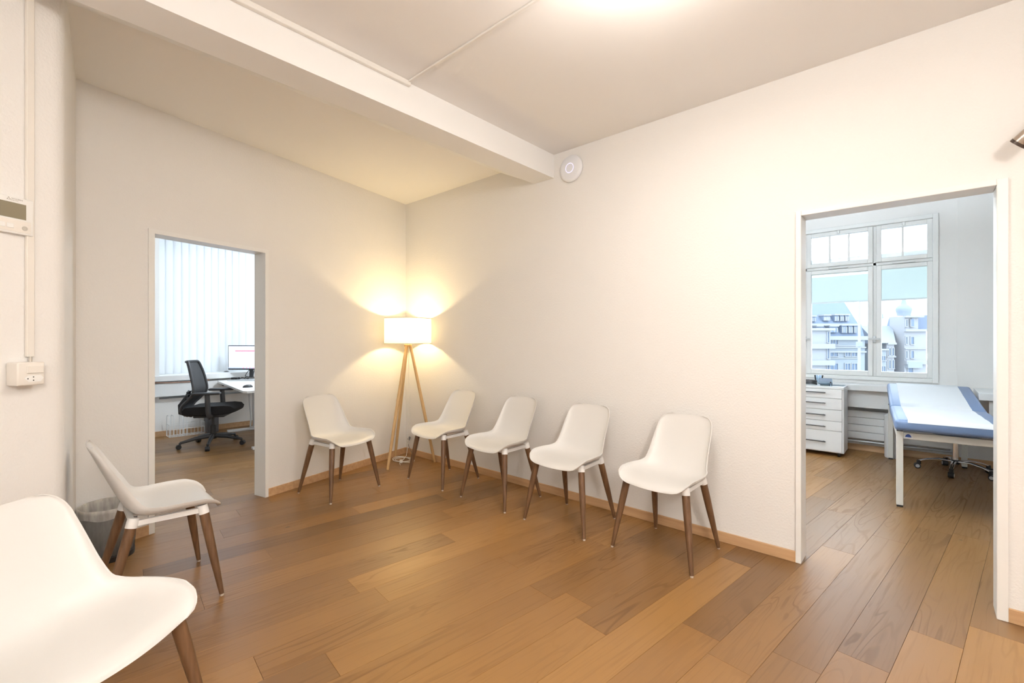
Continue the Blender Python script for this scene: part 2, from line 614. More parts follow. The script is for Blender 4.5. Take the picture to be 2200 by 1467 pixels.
# left wall: a pier end facing the room and the long face with the thermostat
E2 = Vector((0.682, -2.82))
CN = Vector((1.70, -2.935))
DL = Vector((0.509, -0.861))
NL = Vector((0.861, 0.509))
pl = [(0.60, -2.81), (E2.x, E2.y)]
dirE = (CN - E2).normalized()
p0 = CN - dirE * 0.045
p2 = CN + DL * 0.045
for k in range(7):
    t = k / 6
    q = p0 * (1 - t) ** 2 + CN * 2 * t * (1 - t) + p2 * t * t
    pl.append((q.x, q.y))
e = CN + DL * 2.3
pl += [(e.x, e.y), (0.6, e.y)]
MB().prism(pl, 0, H).build('wall_left', 'wall', smooth=35, kind='structure')
MB().box(1.0, 6.4, -5.0, -4.88, 0, H).build('wall_front', 'wall', kind='structure')
MB().box(6.4, 6.52, -5.0, 4.0, 0, H).build('wall_side', 'wall', kind='structure')
# ceiling slab with the whole floor's rooms under it
b = MB()
b.box(-3.75, 6.52, -5.0, 4.1, H, H + 0.16)
b.build('ceiling', 'ceiling', kind='structure')
# beam: boxed with one sloping cheek
MB().prism([(1.509, H), (1.913, 2.664), (2.125, 2.664), (2.125, H)], -4.88, 0.0, axis='y').build('trim_1', 'beam', kind='structure')
# cable ducts on the beam and across the ceiling
MB().box(2.125, 2.150, -4.88, -1.462, H - 0.030, H, bev=0.003).build('trim_2', 'duct', kind='structure')
MB().box(2.150, 6.4, -1.484, -1.468, H - 0.011, H, bev=0.002).build('trim_3', 'duct', kind='structure')

# skirting
b = MB()
b.prism([wa(0.0, 0), wa(1.688, 0), wa(1.688, 0.014), wa(0.010, 0.014)], 0.0, 0.064)
b.prism([wa(2.535, 0), wa(2.90, 0), wa(2.90, 0.014), wa(2.535, 0.014)], 0.0, 0.064)
o = b.build('baseboard_back', 'skirt', kind='structure')
b = MB()
b.box(0.012, 3.890, -0.014, 0, 0, 0.064, bev=0.002)
b.build('baseboard_right', 'skirt', kind='structure')
MB().box(4.738, 6.4, -0.014, 0, 0, 0.064, bev=0.002).build('baseboard_side', 'skirt', kind='structure')

# door frames (no leaves hung in them)
d1 = struct_root('door_1')
b = MB(); awall(b, 1.688, DA0, 0, 2.045, -0.135, 0.012); b.build('door_jamb', 'lacquer', d1)
b = MB(); awall(b, DA1, 2.535, 0, 2.045, -0.135, 0.012); b.build('door_jamb', 'lacquer', d1)
b = MB(); awall(b, DA0, DA1, DAZ, 2.045, -0.135, 0.012); b.build('door_head', 'lacquer', d1)
d2 = struct_root('door_2')
MB().box(3.890, DB0, -0.014, 0.134, 0, 2.048, bev=0.002).build('door_jamb', 'lacquer', d2)
MB().box(DB1, 4.738, -0.014, 0.134, 0, 2.048, bev=0.002).build('door_jamb', 'lacquer', d2)
MB().box(DB0, DB1, -0.014, 0.134, DBZ, 2.048, bev=0.002).build('door_head', 'lacquer', d2)

# ------------------------------------------------------------------ floor and its planks
FA = rad(-7.0)
U = Vector((math.cos(FA), math.sin(FA)))
V = Vector((-math.sin(FA), math.cos(FA)))
PW = 0.1735
floor = MB().box(-3.75, 6.52, -5.0, 4.1, -0.12, -0.012).build('floor', 'floor', kind='structure')
floor['tone'] = 0.4


def px_of(p):
    v = Vector((p[0] - CAM[0], p[1] - CAM[1]))
    d = v.x * FW.x + v.y * FW.y
    if d < 0.25:
        return None
    return 1100 + 985 * (v.x * RT.x + v.y * RT.y) / d, 730 + 985 * 1.3 / d


def seen(p):
    """Could the camera see this floor point (through the door openings)?"""
    q = px_of(p)
    if q is None or not (-120 < q[0] < 2700) or q[1] > 1900:
        return False
    P = Vector((p[0], p[1]))
    n = P.x * NA.x + P.y * NA.y
    if P.y > 0.0:
        return 1640 < q[0] < 2240 and q[1] > 920
    if n < 0.0:
        return 280 < q[0] < 620 and q[1] > 885
    if P.x < 1.7 and P.y < -2.95:
        return False
    return True


ENDS = {0: [-2.421], 1: [-1.834], 2: [-0.664], -1: [-1.152], 3: [-2.213], 4: [-0.882], -2: [-1.998], 5: [-1.588],
        8: [-1.882], 11: [-0.908], 13: [-0.571, 1.584], 16: [-0.258], 17: [0.155], 14: [-0.682, 0.837], 12: [0.20], 15: [1.27]}
TONES = {(0, -2.421): 0.08, (-1, -1.152): 0.75, (1, -1.834): 0.30, (5, -1.588): 0.85, (3, -2.213): 0.55, (13, -0.571): 0.35, (2, -0.664): 0.62,
         (4, -0.882): 0.78, (11, -0.908): 0.30}
rng = random.Random(11)
nplank = 0
for r in range(-27, 28):
    u0 = 1.465 + PW * r
    cuts = sorted(ENDS.get(r, [rng.uniform(-1.2, 1.0)]))
    while cuts[0] > -5.2:
        cuts.insert(0, cuts[0] - rng.uniform(1.25, 2.15))
    while cuts[-1] < 5.0:
        cuts.append(cuts[-1] + rng.uniform(1.25, 2.15))
    for v0, v1 in zip(cuts[:-1], cuts[1:]):
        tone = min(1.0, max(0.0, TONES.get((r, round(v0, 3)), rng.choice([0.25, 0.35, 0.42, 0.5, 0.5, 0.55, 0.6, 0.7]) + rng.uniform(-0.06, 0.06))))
        if (r, round(v0, 3)) == (5, -1.588):
            tone = 0.85
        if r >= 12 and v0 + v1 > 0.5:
            tone = rng.uniform(0.02, 0.26)      # exam room boards toned down to imitate its dimmer light
        smp = [U * (u0 + PW * a) + V * (v0 + (v1 - v0) * k / 10) for a in (0, 0.5, 1) for k in range(11)]
        if not any(seen(p) for p in smp):
            continue
        L = v1 - v0
        g = 0.0002
        w, h = PW / 2 - g, L / 2 - g
        c = 0.0007
        vs = [(-w, -h, -0.011), (w, -h, -0.011), (w, h, -0.011), (-w, h, -0.011),
              (-w, -h, -0.0016), (w, -h, -0.0016), (w, h, -0.0016), (-w, h, -0.0016),
              (-w + c, -h + c, 0), (w - c, -h + c, 0), (w - c, h - c, 0), (-w + c, h - c, 0)]
        fs = [(8, 9, 10, 11)]
        for k in range(4):
            j = (k + 1) % 4
            fs += [(k, j, 4 + j, 4 + k), (4 + k, 4 + j, 8 + j, 8 + k)]
        me = bpy.data.meshes.new('plank')
        me.from_pydata(vs, [], fs)
        o = link('plank', me, 'floor', floor)
        ctr = U * (u0 + PW / 2) + V * ((v0 + v1) / 2)
        o.location = (ctr.x, ctr.y, 0)
        o.rotation_euler = (0, 0, FA)
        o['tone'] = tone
        nplank += 1
assert nplank <= 300, nplank

# ------------------------------------------------------------------ exam room shell
MB().box(2.50, 2.62, 0.12, 4.0, 0, H).build('wall_exam_left', 'wall_smooth', kind='structure')
WY = 3.66
WX0, WX1, WZ0, WZ1 = 2.79, 4.558, 0.83, 2.67
b = MB()
b.box(2.62, WX0, WY, WY + 0.32, 0, H)
b.box(WX1, 6.4, WY, WY + 0.32, 0, H)
b.box(WX0, WX1, WY, WY + 0.32, 0, WZ0)
b.box(WX0, WX1, WY, WY + 0.32, WZ1, H)
b.build('wall_exam_back', 'wall_smooth', kind='structure')
# pier that steps forward beside the window niche
MB().box(4.70, 6.4, WY - 0.05, WY, 0.0, H).build('wall_exam_pier', 'wall_smooth', kind='structure')
MB().box(2.62, 4.70, WY - 0.014, WY, 0, 0.07).build('baseboard_exam_back', 'skirt', kind='structure')
MB().box(4.70, 6.4, WY - 0.064, WY - 0.05, 0, 0.07).build('baseboard_exam_pier', 'skirt', kind='structure')

# window 1: casing, two lights over, three casements under
w1 = struct_root('window_1', (0, 3.70, 0))


def frame(name, x0, x1, z0, z1, t, y0, y1, parent, m='lacquer', tb=None):
    tb = tb or t
    b = MB()
    b.box(x0, x0 + t, y0, y1, z0, z1, bev=0.003)
    b.box(x1 - t, x1, y0, y1, z0, z1, bev=0.003)
    b.box(x0 + t, x1 - t, y0, y1, z0, z0 + tb, bev=0.003)
    b.box(x0 + t, x1 - t, y0, y1, z1 - t, z1, bev=0.003)
    return b.build(name, m, parent)


frame('window_casing', WX0, WX1, WZ0, WZ1, 0.045, -0.06, 0.10, w1)
MB().box(WX0 + 0.045, WX1 - 0.045, 0.0, 0.10, 2.165, 2.20, bev=0.003).build('transom_bar', 'lacquer', w1)
for x in (3.325, 4.013):
    MB().box(x - 0.016, x + 0.016, 0.0, 0.09, WZ0 + 0.045, WZ1 - 0.045, bev=0.003).build('window_mullion', 'lacquer', w1)
for (x0, x1, mus) in ((2.835, 3.309, (3.072,)), (3.341, 3.998, (3.578, 3.768)), (4.029, 4.512, (4.262,))):
    top = frame('fanlight_sash', x0, x1, 2.200, 2.625, 0.046, -0.02, 0.05, w1)
    for mx_ in mus:
        MB().box(mx_ - 0.009, mx_ + 0.009, 0.0, 0.03, 2.246, 2.579).build('glazing_bar', 'lacquer', top)
    MB().box(x0 + 0.046, x1 - 0.046, 0.012, 0.016, 2.246, 2.579).build('pane', 'glass', top)
    xc = (x0 + x1) / 2
    MB().box(xc - 0.012, xc + 0.012, -0.035, -0.02, 2.590, 2.640, bev=0.003).build('latch', 'lacquer', top)
    cs = frame('casement_sash', x0, x1, 0.878, 2.160, 0.046, -0.02, 0.05, w1, tb=0.055)
    MB().box(x0 + 0.046, x1 - 0.046, 0.012, 0.016, 0.933, 2.114).build('pane', 'glass', cs)
    MB().box(xc - 0.10, xc + 0.10, -0.03, -0.018, 2.168, 2.186, bev=0.003).build('tilt_fitting', 'lacquer', cs)
for x in (3.325, 4.012):
    b = MB()
    b.box(x - 0.014, x + 0.014, -0.034, -0.020, 1.275, 1.345, bev=0.004)
    b.tube([(x, -0.034, 1.31), (x, -0.055, 1.31)], 0.008)
    b.box(x - 0.055, x + 0.055, -0.066, -0.052, 1.302, 1.320, bev=0.005)
    b.build('window_handle', 'silver', w1)
for z in (1.08, 1.98):
    MB().tube([(4.522, -0.028, z), (4.522, -0.028, z + 0.12)], 0.009).build('hinge_cover', 'lacquer', w1)
# roller blinds hanging outside the casements
for i, (x0, x1, lb) in enumerate(((2.86, 3.29, 'grey-green roller blind half down outside the window casement hidden behind the door jamb'),
                                  (3.36, 3.98, 'grey-green roller blind half down outside the wide middle casement'),
                                  (4.05, 4.49, 'grey-green roller blind half down outside the narrower casement before the domed tower'))):
    t = thing('roller_blind', lb, 'blind', ((x0 + x1) / 2, 3.87, 1.775), group='outside roller blinds')
    hw = (x1 - x0) / 2
    MB().box(-hw, hw, -0.0008, 0.0008, 0.0, 0.48).build('blind_fabric', 'roller', t)
    MB().box(-hw, hw, -0.008, 0.008, -0.014, 0.002, bev=0.003).build('bottom_bar', 'silver', t)
    MB().box(-hw, hw, -0.04, 0.04, 0.46, 0.54, bev=0.01).build('cassette', 'silver', t)

# ------------------------------------------------------------------ office shell
OX = -3.2
MB().box(-3.75, -3.2, -4.2, -1.708, 0, H).build('wall_office_pier', 'wall_smooth', kind='structure')
b = MB()
b.box(-3.75, -3.42, -1.708, 1.7, 0, 0.80)
b.box(-3.75, -3.42, -1.708, 1.7, 2.72, H)
b.box(-3.75, -3.42, 1.2, 1.7, 0.80, 2.72)
b.build('wall_office_back', 'wall_smooth', kind='structure')
MB().box(-3.42, -3.20, -1.708, 1.7, 0, 0.50).build('wall_office_parapet', 'wall_smooth', kind='structure')
MB().box(-3.75, 0.4, 1.7, 1.82, 0, H).build('wall_office_right', 'wall_smooth', kind='structure')
MB().box(-3.75, 1.0, -4.32, -4.2, 0, H).build('wall_office_left', 'wall_smooth', kind='structure')
MB().box(-3.20, -3.186, -4.2, 1.7, 0, 0.07).build('baseboard_office_back', 'skirt', kind='structure')
w2 = struct_root('window_2', (-3.62, -0.25, 0))
b = MB()
for y in (-1.45, -0.55, 0.45, 1.41):
    b.box(-0.03, 0.03, y - 0.035, y + 0.035, 0.80, 2.72, bev=0.003)
b.box(-0.03, 0.03, -1.45, 1.41, 0.80, 0.86)
b.box(-0.03, 0.03, -1.45, 1.41, 2.66, 2.72)
b.build('window_frame', 'lacquer', w2)
for y0, y1 in ((-1.415, -0.585), (-0.515, 0.415), (0.485, 1.375)):
    MB().box(-0.003, 0.003, y0, y1, 0.86, 2.66).build('pane', 'glass', w2)
area('office_window_portal', (-3.72, -0.25, 1.76), 1, (1, 1, 1), 2.9, rot=(0, -PI / 2, 0), shape='RECTANGLE', size_y=1.9, portal=True)
# vertical slat blind in front of the office window
t = thing('vertical_blind', 'white vertical slat blind closed over the whole office window', 'blind', (-3.36, -1.69, 0.80))
MB().box(-0.03, 0.03, 0.0, 2.9, 1.92, 1.97, bev=0.004).build('head_rail', 'lacquer', t)
sl = None
for k in range(32):
    if sl is None:
        b = MB()
        rows = []
        for zz in (0.03, 1.92):
            rows.append([(0.006 * math.cos(PI * q / 6 - PI / 2) - 0.003, 0.052 * (q / 3 - 1), zz) for q in range(7)])
        b.grid(rows)
        sl = b.build('slat', 'slat', t, smooth=180)
        s_ = sl
    else:
        s_ = sl.copy()
        COL.objects.link(s_)
    s_.location = (0.0, 0.045 + 0.091 * k, 0)
    s_.rotation_euler = (0, 0, rad(14 + 5 * math.sin(k * 2.1)))

# ------------------------------------------------------------------ the shell chairs
prof = np.array([(.250, .424), (.244, .433), (.232, .442), (.19, .453), (.08, .452), (-.02, .447), (-.085, .458), (-.125, .492), (-.16, .56), (-.203, .66), (-.24, .75), (-.256, .788), (-.262, .805)])


def smooth_curve(P, n):
    P = np.asarray(P, float)
    out = []
    ext = np.vstack([2 * P[0] - P[1], P, 2 * P[-1] - P[-2]])
    for i in range(len(P) - 1):
        p0, p1, p2, p3 = ext[i:i + 4]
        for t in np.linspace(0, 1, 24, endpoint=False):
            out.append(0.5 * ((2 * p1) + (-p0 + p2) * t + (2 * p0 - 5 * p1 + 4 * p2 - p3) * t * t + (-p0 + 3 * p1 - 3 * p2 + p3) * t ** 3))
    out.append(P[-1])
    out = np.array(out)
    s = np.r_[0, np.cumsum(np.linalg.norm(np.diff(out, axis=0), axis=1))]
    q = s[-1] * (0.5 - 0.5 * np.cos(np.linspace(0, np.pi, n))) * 0.5 + np.linspace(0, s[-1], n) * 0.5
    return np.c_[np.interp(q, s, out[:, 0]), np.interp(q, s, out[:, 1])], q, s[-1]


def chair_shell():
    NV, NU = 52, 24
    C, S, L = smooth_curve(prof, NV)
    tg = np.gradient(C, axis=0)
    # towards the sitter: up on the seat, forward on the back
    nn = np.c_[tg[:, 1], -tg[:, 0]]
    nn /= np.linalg.norm(nn, axis=1)[:, None]
    k = S / L * 0.74
    Wk = np.array([(0, .150), (.004, .168), (.012, .188), (.025, .205), (.05, .221), (.09, .231), (.13, .236), (.17, .237), (.25, .231), (.33, .214), (.4, .2), (.48, .190), (.6, .183), (.66, .178), (.69, .171), (.71, .160), (.725, .146), (.735, .128), (.74, .105)])
    Lk = np.array([(0, .020), (.04, .034), (.1, .050), (.25, .058), (.36, .060), (.45, .052), (.55, .042), (.68, .026), (.74, .014)])
    W = np.interp(k, *Wk.T)
    Lf = np.interp(k, *Lk.T)
    bow = np.interp(k, [0, .10, .74], [.022, 0, 0])
    th = 0.0055
    top = np.zeros((NV, NU + 1, 3))
    nr = np.zeros((NV, NU + 1, 3))
    for j in range(NU + 1):
        a = PI / 2 * (2 * j / NU - 1)
        u = math.sin(a)
        lift = Lf * (1 - math.cos(a)) ** 1.25
        top[:, j, 0] = u * W
        top[:, j, 1] = C[:, 0] + nn[:, 0] * lift - bow * u * u
        top[:, j, 2] = C[:, 1] + nn[:, 1] * lift
        dx = W * math.cos(a) + 1e-6
        dl = 1.25 * Lf * (1 - math.cos(a)) ** .25 * math.sin(a)
        q = np.sqrt(dx * dx + dl * dl)
        nr[:, j, 0] = -dl / q
        nr[:, j, 1] = nn[:, 0] * dx / q
        nr[:, j, 2] = nn[:, 1] * dx / q
    Tp = top
    Bt = Tp - nr * th
    b = MB()
    R1 = b.grid([[tuple(p) for p in r] for r in Tp])
    R2 = b.grid([[tuple(p) for p in r] for r in Bt])
    ring1 = R1[0] + [r[-1] for r in R1[1:]] + list(reversed(R1[-1][:-1])) + [r[0] for r in reversed(R1[1:-1])]
    ring2 = R2[0] + [r[-1] for r in R2[1:]] + list(reversed(R2[-1][:-1])) + [r[0] for r in reversed(R2[1:-1])]
    n = len(ring1)
    for i in range(n):
        b.bm.faces.new((ring1[i], ring1[(i + 1) % n], ring2[(i + 1) % n], ring2[i]))
    return b


LEGT = {(-1, 1): (-.190, .165), (1, 1): (.190, .165), (-1, -1): (-.165, -.115), (1, -1): (.165, -.115)}
LEGF = {(-1, 1): (-.258, .232), (1, 1): (.258, .232), (-1, -1): (-.214, -.228), (1, -1): (.214, -.228)}


def make_chair():
    t = thing('shell_chair', '', 'chair')
    chair_shell().build('seat_shell', 'shell', t, smooth=60)
    f = MB()
    for sx in (-1, 1):
        a = Vector((sx * .188, .163, .446)); c = Vector((sx * .163, -.112, .444))
        d = (c - a).normalized()
        n_ = Vector((-d.y, d.x, 0)) * 0.010
        f.add([a + n_ + Vector((0, 0, .004)), a - n_ + Vector((0, 0, .004)), c - n_ + Vector((0, 0, .004)), c + n_ + Vector((0, 0, .004)),
               a + n_ - Vector((0, 0, .020)), a - n_ - Vector((0, 0, .020)), c - n_ - Vector((0, 0, .020)), c + n_ - Vector((0, 0, .020))],
              [(0, 1, 2, 3), (7, 6, 5, 4), (0, 4, 5, 1), (1, 5, 6, 2), (2, 6, 7, 3), (3, 7, 4, 0)])
    f.box(-.18, .18, .150, .172, .426, .446)
    f.box(-.155, .155, -.120, -.100, .424, .444)
    f.box(-.05, .05, -.10, .15, .436, .446)
    f.build('under_frame', 'frame_w', t)
    for k in LEGT:
        a = Vector((*LEGT[k], .432)); c = Vector((*LEGF[k], .0))
        d = (c - a).normalized()
        lg = MB()
        pts = [a + (c - a) * q for q in (0, .25, .5, .75, .975)]
        lg.tube(pts, [.0222, .0215, .0190, .0150, .0108], 16)
        l_ = lg.build('leg', 'leg', t, smooth=40)
        sk = MB(); sk.tube([a - d * .030, a - d * .012, a + d * .014], [.0225, .0240, .0238], 16); sk.build('leg_socket', 'frame_w', l_, smooth=40)
        e0 = a + (c - a) * .975
        gl = MB(); gl.tube([e0, c + Vector((0, 0, .0005))], [.0100, .0085], 12); gl.build('foot_glide', 'glide', l_, smooth=40)
    return t


CH = [
    (.683, -1.177, 12.4, 'white shell chair backed to the door wall, just beside the office doorway'),
    (1.119, -.347, -91.2, 'white shell chair nearest the tripod lamp in the row of four along the wall'),
    (1.863, -.352, -92.2, 'white shell chair second from the tripod lamp in the row of four'),
    (2.559, -.358, -90.8, 'white shell chair third from the tripod lamp in the row of four'),
    (3.267, -.339, -94.5, 'white shell chair at the row end nearest the exam room doorway'),
    (1.529, -2.584, 87.3, 'white shell chair seen side on in front of the waste bin'),
    (2.631, -2.992, 34.5, 'big nearest white shell chair cut off by the bottom of the photo'),
]
ch0 = make_chair()
for i, (x, y, a, lb) in enumerate(CH):
    c = ch0 if i == 0 else copy_tree(ch0)
    c.location = (x, y, 0)
    c.rotation_euler = (0, 0, rad(a - 90))
    tag(c, lb, 'chair', 'white shell chairs of the waiting room')

# ------------------------------------------------------------------ tripod floor lamp
LP = Vector((0.385, -0.242))
t = thing('floor_lamp', 'lit tripod floor lamp with white drum shade and pale wooden legs in the corner', 'lamp', (LP.x, LP.y, 0))
MB().lathe([(.0, 1.228), (.036, 1.228), (.040, 1.234), (.040, 1.250), (.034, 1.256), (0, 1.256)], seg=28).build('hub', 'beech', t, smooth=40)
for fx, fy in ((.464, -.541), (.057, -.182), (.588, -.046)):
    f_ = Vector((fx - LP.x, fy - LP.y, 0.0)); dn = f_.normalized()
    tp = dn * 0.026 + Vector((0, 0, 1.232))
    b = MB(); b.tube([tp, tp + (f_ - tp) * .5, tp + (f_ - tp) * .998], [.0145, .0170, .0140], 14)
    b.build('leg', 'beech', t, smooth=40)
SR = 0.243
b = MB()
b.lathe([(SR, 1.262), (SR, 1.526)], seg=56, cap=False)
sh = b.build('lamp_shade', 'shade', t, smooth=180)
for z in (1.262, 1.526):
    b = MB()
    b.lathe([(SR - .002, z - .003), (SR + .0025, z - .003), (SR + .0025, z + .003), (SR - .002, z + .003), (SR - .002, z - .003)], seg=56, cap=False)
    b.build('shade_rim', 'shade_rim', sh, smooth=40)
b = MB()
for k in range(3):
    a = 2 * PI * k / 3 + .3
    b.tube([(0.02 * math.cos(a), 0.02 * math.sin(a), 1.275), (SR * math.cos(a), SR * math.sin(a), 1.265)], .002, 6)
b.tube([(0, 0, 1.256), (0, 0, 1.31)], .016, 14)
b.build('lamp_holder', 'white_cable', t, smooth=40)
b = MB(); b.lathe([(0, 1.31), (.012, 1.312), (.014, 1.325), (.026, 1.345), (.030, 1.362), (.027, 1.378), (.016, 1.390), (0, 1.393)], seg=20)
b.build('bulb', 'bulb', t, smooth=180)
# cable: down from the hub, coiled on the floor, with its foot switch
b = MB()
pt = [Vector((LP.x - .03, LP.y + .03, 1.232)), Vector((LP.x - .055, LP.y + .05, .75)), Vector((LP.x - .07, LP.y + .06, .25)), Vector((LP.x - .10, LP.y + .05, .05)), Vector((LP.x - .11, LP.y + .02, .008))]
cc = Vector((.27, -.21))
for k in range(46):
    a = 2.2 + k * .42
    rr = .10 + .035 * math.sin(k * .37)
    pt.append(Vector((cc.x + rr * math.cos(a) * 1.15, cc.y + rr * math.sin(a) * .8, .006 + .009 * (0.5 + 0.5 * math.sin(k * .9)))))
pt += [Vector((.36, -.33, .006)), Vector((.42, -.36, .006))]
pt = [Vector((p.x - LP.x, p.y - LP.y, p.z)) for p in pt]
b.tube(pt, .0032, 7)
b.build('power_cable', 'white_cable', t, smooth=180)
b = MB(); b.box(-.035, .035, -.017, .017, 0, .026, bev=.008, seg=2)
fsw = b.build('foot_switch', 'white_cable', t, smooth=40)
fsw.location = (.33 - LP.x, -.29 - LP.y, .002); fsw.rotation_euler = (0, 0, rad(-35))
# loose lead with a small plug against the skirting
t = thing('loose_cable', 'thin grey cable with small square plug rising above the skirting behind the tripod lamp', 'cable', (.075, -.02, .15))
MB().box(-.012, .012, -.008, .008, .012, .055, bev=.003).build('plug', 'smoke', t).rotation_euler = (0, rad(28), 0)
b = MB(); b.tube([(.006, 0, .014), (-.004, -.002, -.02), (.01, -.002, -.06), (.05, -.004, -.10), (.09, -.006, -.135), (.12, -.012, -.147)], .0028, 7)
b.build('lead', 'smoke', t, smooth=180)

# ------------------------------------------------------------------ waste bin by the pier
BX, BY = 0.812, -2.684
t = thing('waste_bin', 'round mesh waste bin lined with a clear bag between pier and office door', 'bin', (BX, BY, 0))
b = MB(); b.lathe([(.118, .0), (.120, .03)], seg=36); b.build('base', 'black', t, smooth=40)
b = MB(); b.lathe([(.117, .028), (.138, .305)], seg=40, cap=False); bd = b.build('mesh_wall', 'binmesh', t, smooth=180)
m = M['binmesh']
n_ = m.node_tree.nodes; l_ = m.node_tree.links
tr = n_.new('ShaderNodeBsdfTransparent'); mx = n_.new('ShaderNodeMixShader'); mx.inputs[0].default_value = 0.5
l_.new(tr.outputs[0], mx.inputs[1]); l_.new(n_['Principled BSDF'].outputs[0], mx.inputs[2]); l_.new(mx.outputs[0], n_['Material Output'].inputs['Surface'])
b = MB(); b.lathe([(.136, .300), (.142, .302), (.143, .312), (.137, .314), (.136, .300)], seg=40, cap=False); b.build('rim', 'shade_rim', t, smooth=60)
b = MB()
rows = []
for i, (r, z) in enumerate([(.109, .035), (.117, .10), (.124, .18), (.130, .26), (.136, .316), (.1445, .317), (.146, .295), (.1445, .262)]):
    rows.append([(r * math.cos(a) * (1 + .012 * math.sin(9 * a + i)), r * math.sin(a) * (1 + .012 * math.sin(9 * a + i)), z + (.006 * math.sin(5 * a) if i == 7 else 0)) for a in [2 * PI * k / 48 for k in range(48)]])
b.grid(rows, close=True)
b.build('bin_liner', 'liner', t, smooth=180)


# ------------------------------------------------------------------ fittings on the left wall
def lw(s, z, e=0.0):
    q = CN + DL * s + NL * e
    return Vector((q.x, q.y, z))


RZL = math.atan2(-DL.y, -DL.x)              # local +x runs away from the camera along the wall
# local frame: x along -DL (away), y = into the wall (-NL), z up
ml = Matrix(((-DL.x, -NL.x, 0), (-DL.y, -NL.y, 0), (0, 0, 1))).to_4x4()
rzl = math.atan2(ml[1][0], ml[0][0])
t = thing('thermostat', 'white wall thermostat with olive display and buttons above the socket box', 'thermostat', lw(.195, 1.788), rzl)
MB().box(-.076, .076, -.020, 0, -.072, .072, bev=.004, seg=2).build('housing', 'lacquer', t, smooth=40)
MB().box(-.058, .050, -.0212, -.0195, -.012, .048).build('display', 'lcd', t)
fl_ = MB(); fl_.box(-.066, .066, -.0208, -.0195, -.064, -.018, bev=.0005); fl_.build('button_flap', 'cream', t)
for x in (-.052, -.026, .0):
    MB().box(x - .011, x + .011, -.0222, -.0205, -.052, -.034, bev=.0008).build('button', 'lacquer', t)
b = MB(); b.lathe([(.009, 0), (.009, .002), (.0055, .002), (.0055, .0012), (0, .0012)], seg=20, mt=Matrix.Translation((.046, -.0205, -.046)) @ Matrix.Rotation(PI / 2, 4, 'X'))
b.build('power_button', 'shade_rim', t, smooth=40)
b = MB()
for cx_, cz_ in ((0, .0042), (-.0038, -.0018), (.0038, -.0018)):
    b.prism([(cx_ - .0036, cz_ - .0026), (cx_, cz_ + .0034), (cx_ + .0036, cz_ - .0026), (cx_, cz_ - .0006)], -.0206, -.0198, axis='y', mt=Matrix.Translation((-.004, 0, .060)))
b.build('emblem', 'grey_print', t)
text_mesh('MITSUBISHI', .0072, 'lettering', 'grey_print', t, Matrix.Translation((.004, -.0202, .0605)) @ Matrix.Rotation(PI / 2, 4, 'X'))
text_mesh('ELECTRIC', .0052, 'lettering', 'grey_print', t, Matrix.Translation((.004, -.0202, .0550)) @ Matrix.Rotation(PI / 2, 4, 'X'))

t = thing('cable_conduit', 'narrow cream cable conduit running from ceiling down to the socket box', 'conduit', lw(.125, 0), rzl)
MB().box(-.013, .013, -.014, 0, 1.232, H, bev=.002).build('conduit_cover', 'cream', t)
MB().tube([(.002, -.007, 1.21), (.002, -.007, 1.235)], .006, 8).build('cable_end', 'shade_rim', t)

t = thing('socket_box', 'cream surface mounted wall box with rocker switch over a three pin socket', 'socket', lw(.152, 1.166), rzl)
MB().box(-.045, .045, -.060, 0, -.046, .046, bev=.006, seg=3).build('housing', 'cream', t, smooth=40)
MB().box(-.016, .038, -.0635, -.059, .002, .030, bev=.0015).build('rocker_switch', 'cream', t)
b = MB(); b.prism([(-.024, -.016), (-.010, -.006), (.030, -.006), (.040, -.018), (.030, -.032), (-.010, -.032)], -.0608, -.0595, axis='y')
sk = b.build('socket_face', 'lacquer', t)
for hx, hz in ((-.012, -.019), (.006, -.013), (.006, -.026)):
    MB().tube([(hx, -.0613, hz), (hx, -.059, hz)], .0024, 8).build('contact_hole', 'hole', sk)

# ------------------------------------------------------------------ fittings on the right wall and the ceiling
t = thing('wifi_access_point', 'round white access point with faint blue ring beside the ceiling beam', 'access point', (2.308, 0, 2.695))
mt = Matrix.Rotation(PI / 2, 4, 'X')
b = MB(); b.lathe([(.094, 0), (.108, .006), (.109, .014), (.104, .022), (.085, .030), (.045, .033), (0, .033)], seg=48, mt=mt); b.build('housing', 'ap', t, smooth=50)
b = MB(); b.lathe([(.036, .0338), (.0395, .0334), (.0395, .0345), (.036, .0348), (.036, .0338)], seg=40, mt=mt, cap=False); b.build('status_ring', 'apring', t, smooth=60)

t = thing('ceiling_lamp', 'round lit opal ceiling lamp at the top edge above the waiting room', 'lamp', (LAMP[0], LAMP[1], H))
b = MB(); b.lathe([(.215, -.025), (.22, 0)], seg=40); b.build('mount', 'lacquer', t, smooth=40)
b = MB(); b.lathe([(0, -.098), (.10, -.094), (.17, -.075), (.205, -.045), (.208, -.024)], seg=40); b.build('opal_bowl', 'lampglass', t, smooth=180)

# tubular spotlight hung from the ceiling, aimed at the wall beside the door
hd = Vector((4.757, -.13, 2.158))
up_ = RT * .05 - FW * .12 + Vector((0, 0, .11))
t = thing('spotlight', 'bronze tubular spotlight with dark rim cut off by the frame above the exam room door', 'lamp', (hd.x + up_.x, hd.y + up_.y, H))
hd = Vector((-up_.x, -up_.y, hd.z - H)); tl = hd + up_
ax = (hd - tl).normalized()
b = MB(); b.tube([tl, hd], .032, 24); b.build('head', 'spot', t, smooth=40)
b = MB(); b.tube([hd - ax * .007, hd + ax * .005], .0335, 24); b.build('rim', 'spot_rim', t, smooth=40)
b = MB(); b.tube([tl * .96 + hd * .04 + Vector((0, 0, .02)), Vector((0, 0, 0))], .007, 10); b.lathe([(.045, -.018), (.05, 0)], seg=24); b.build('ceiling_stem', 'spot', t, smooth=40)

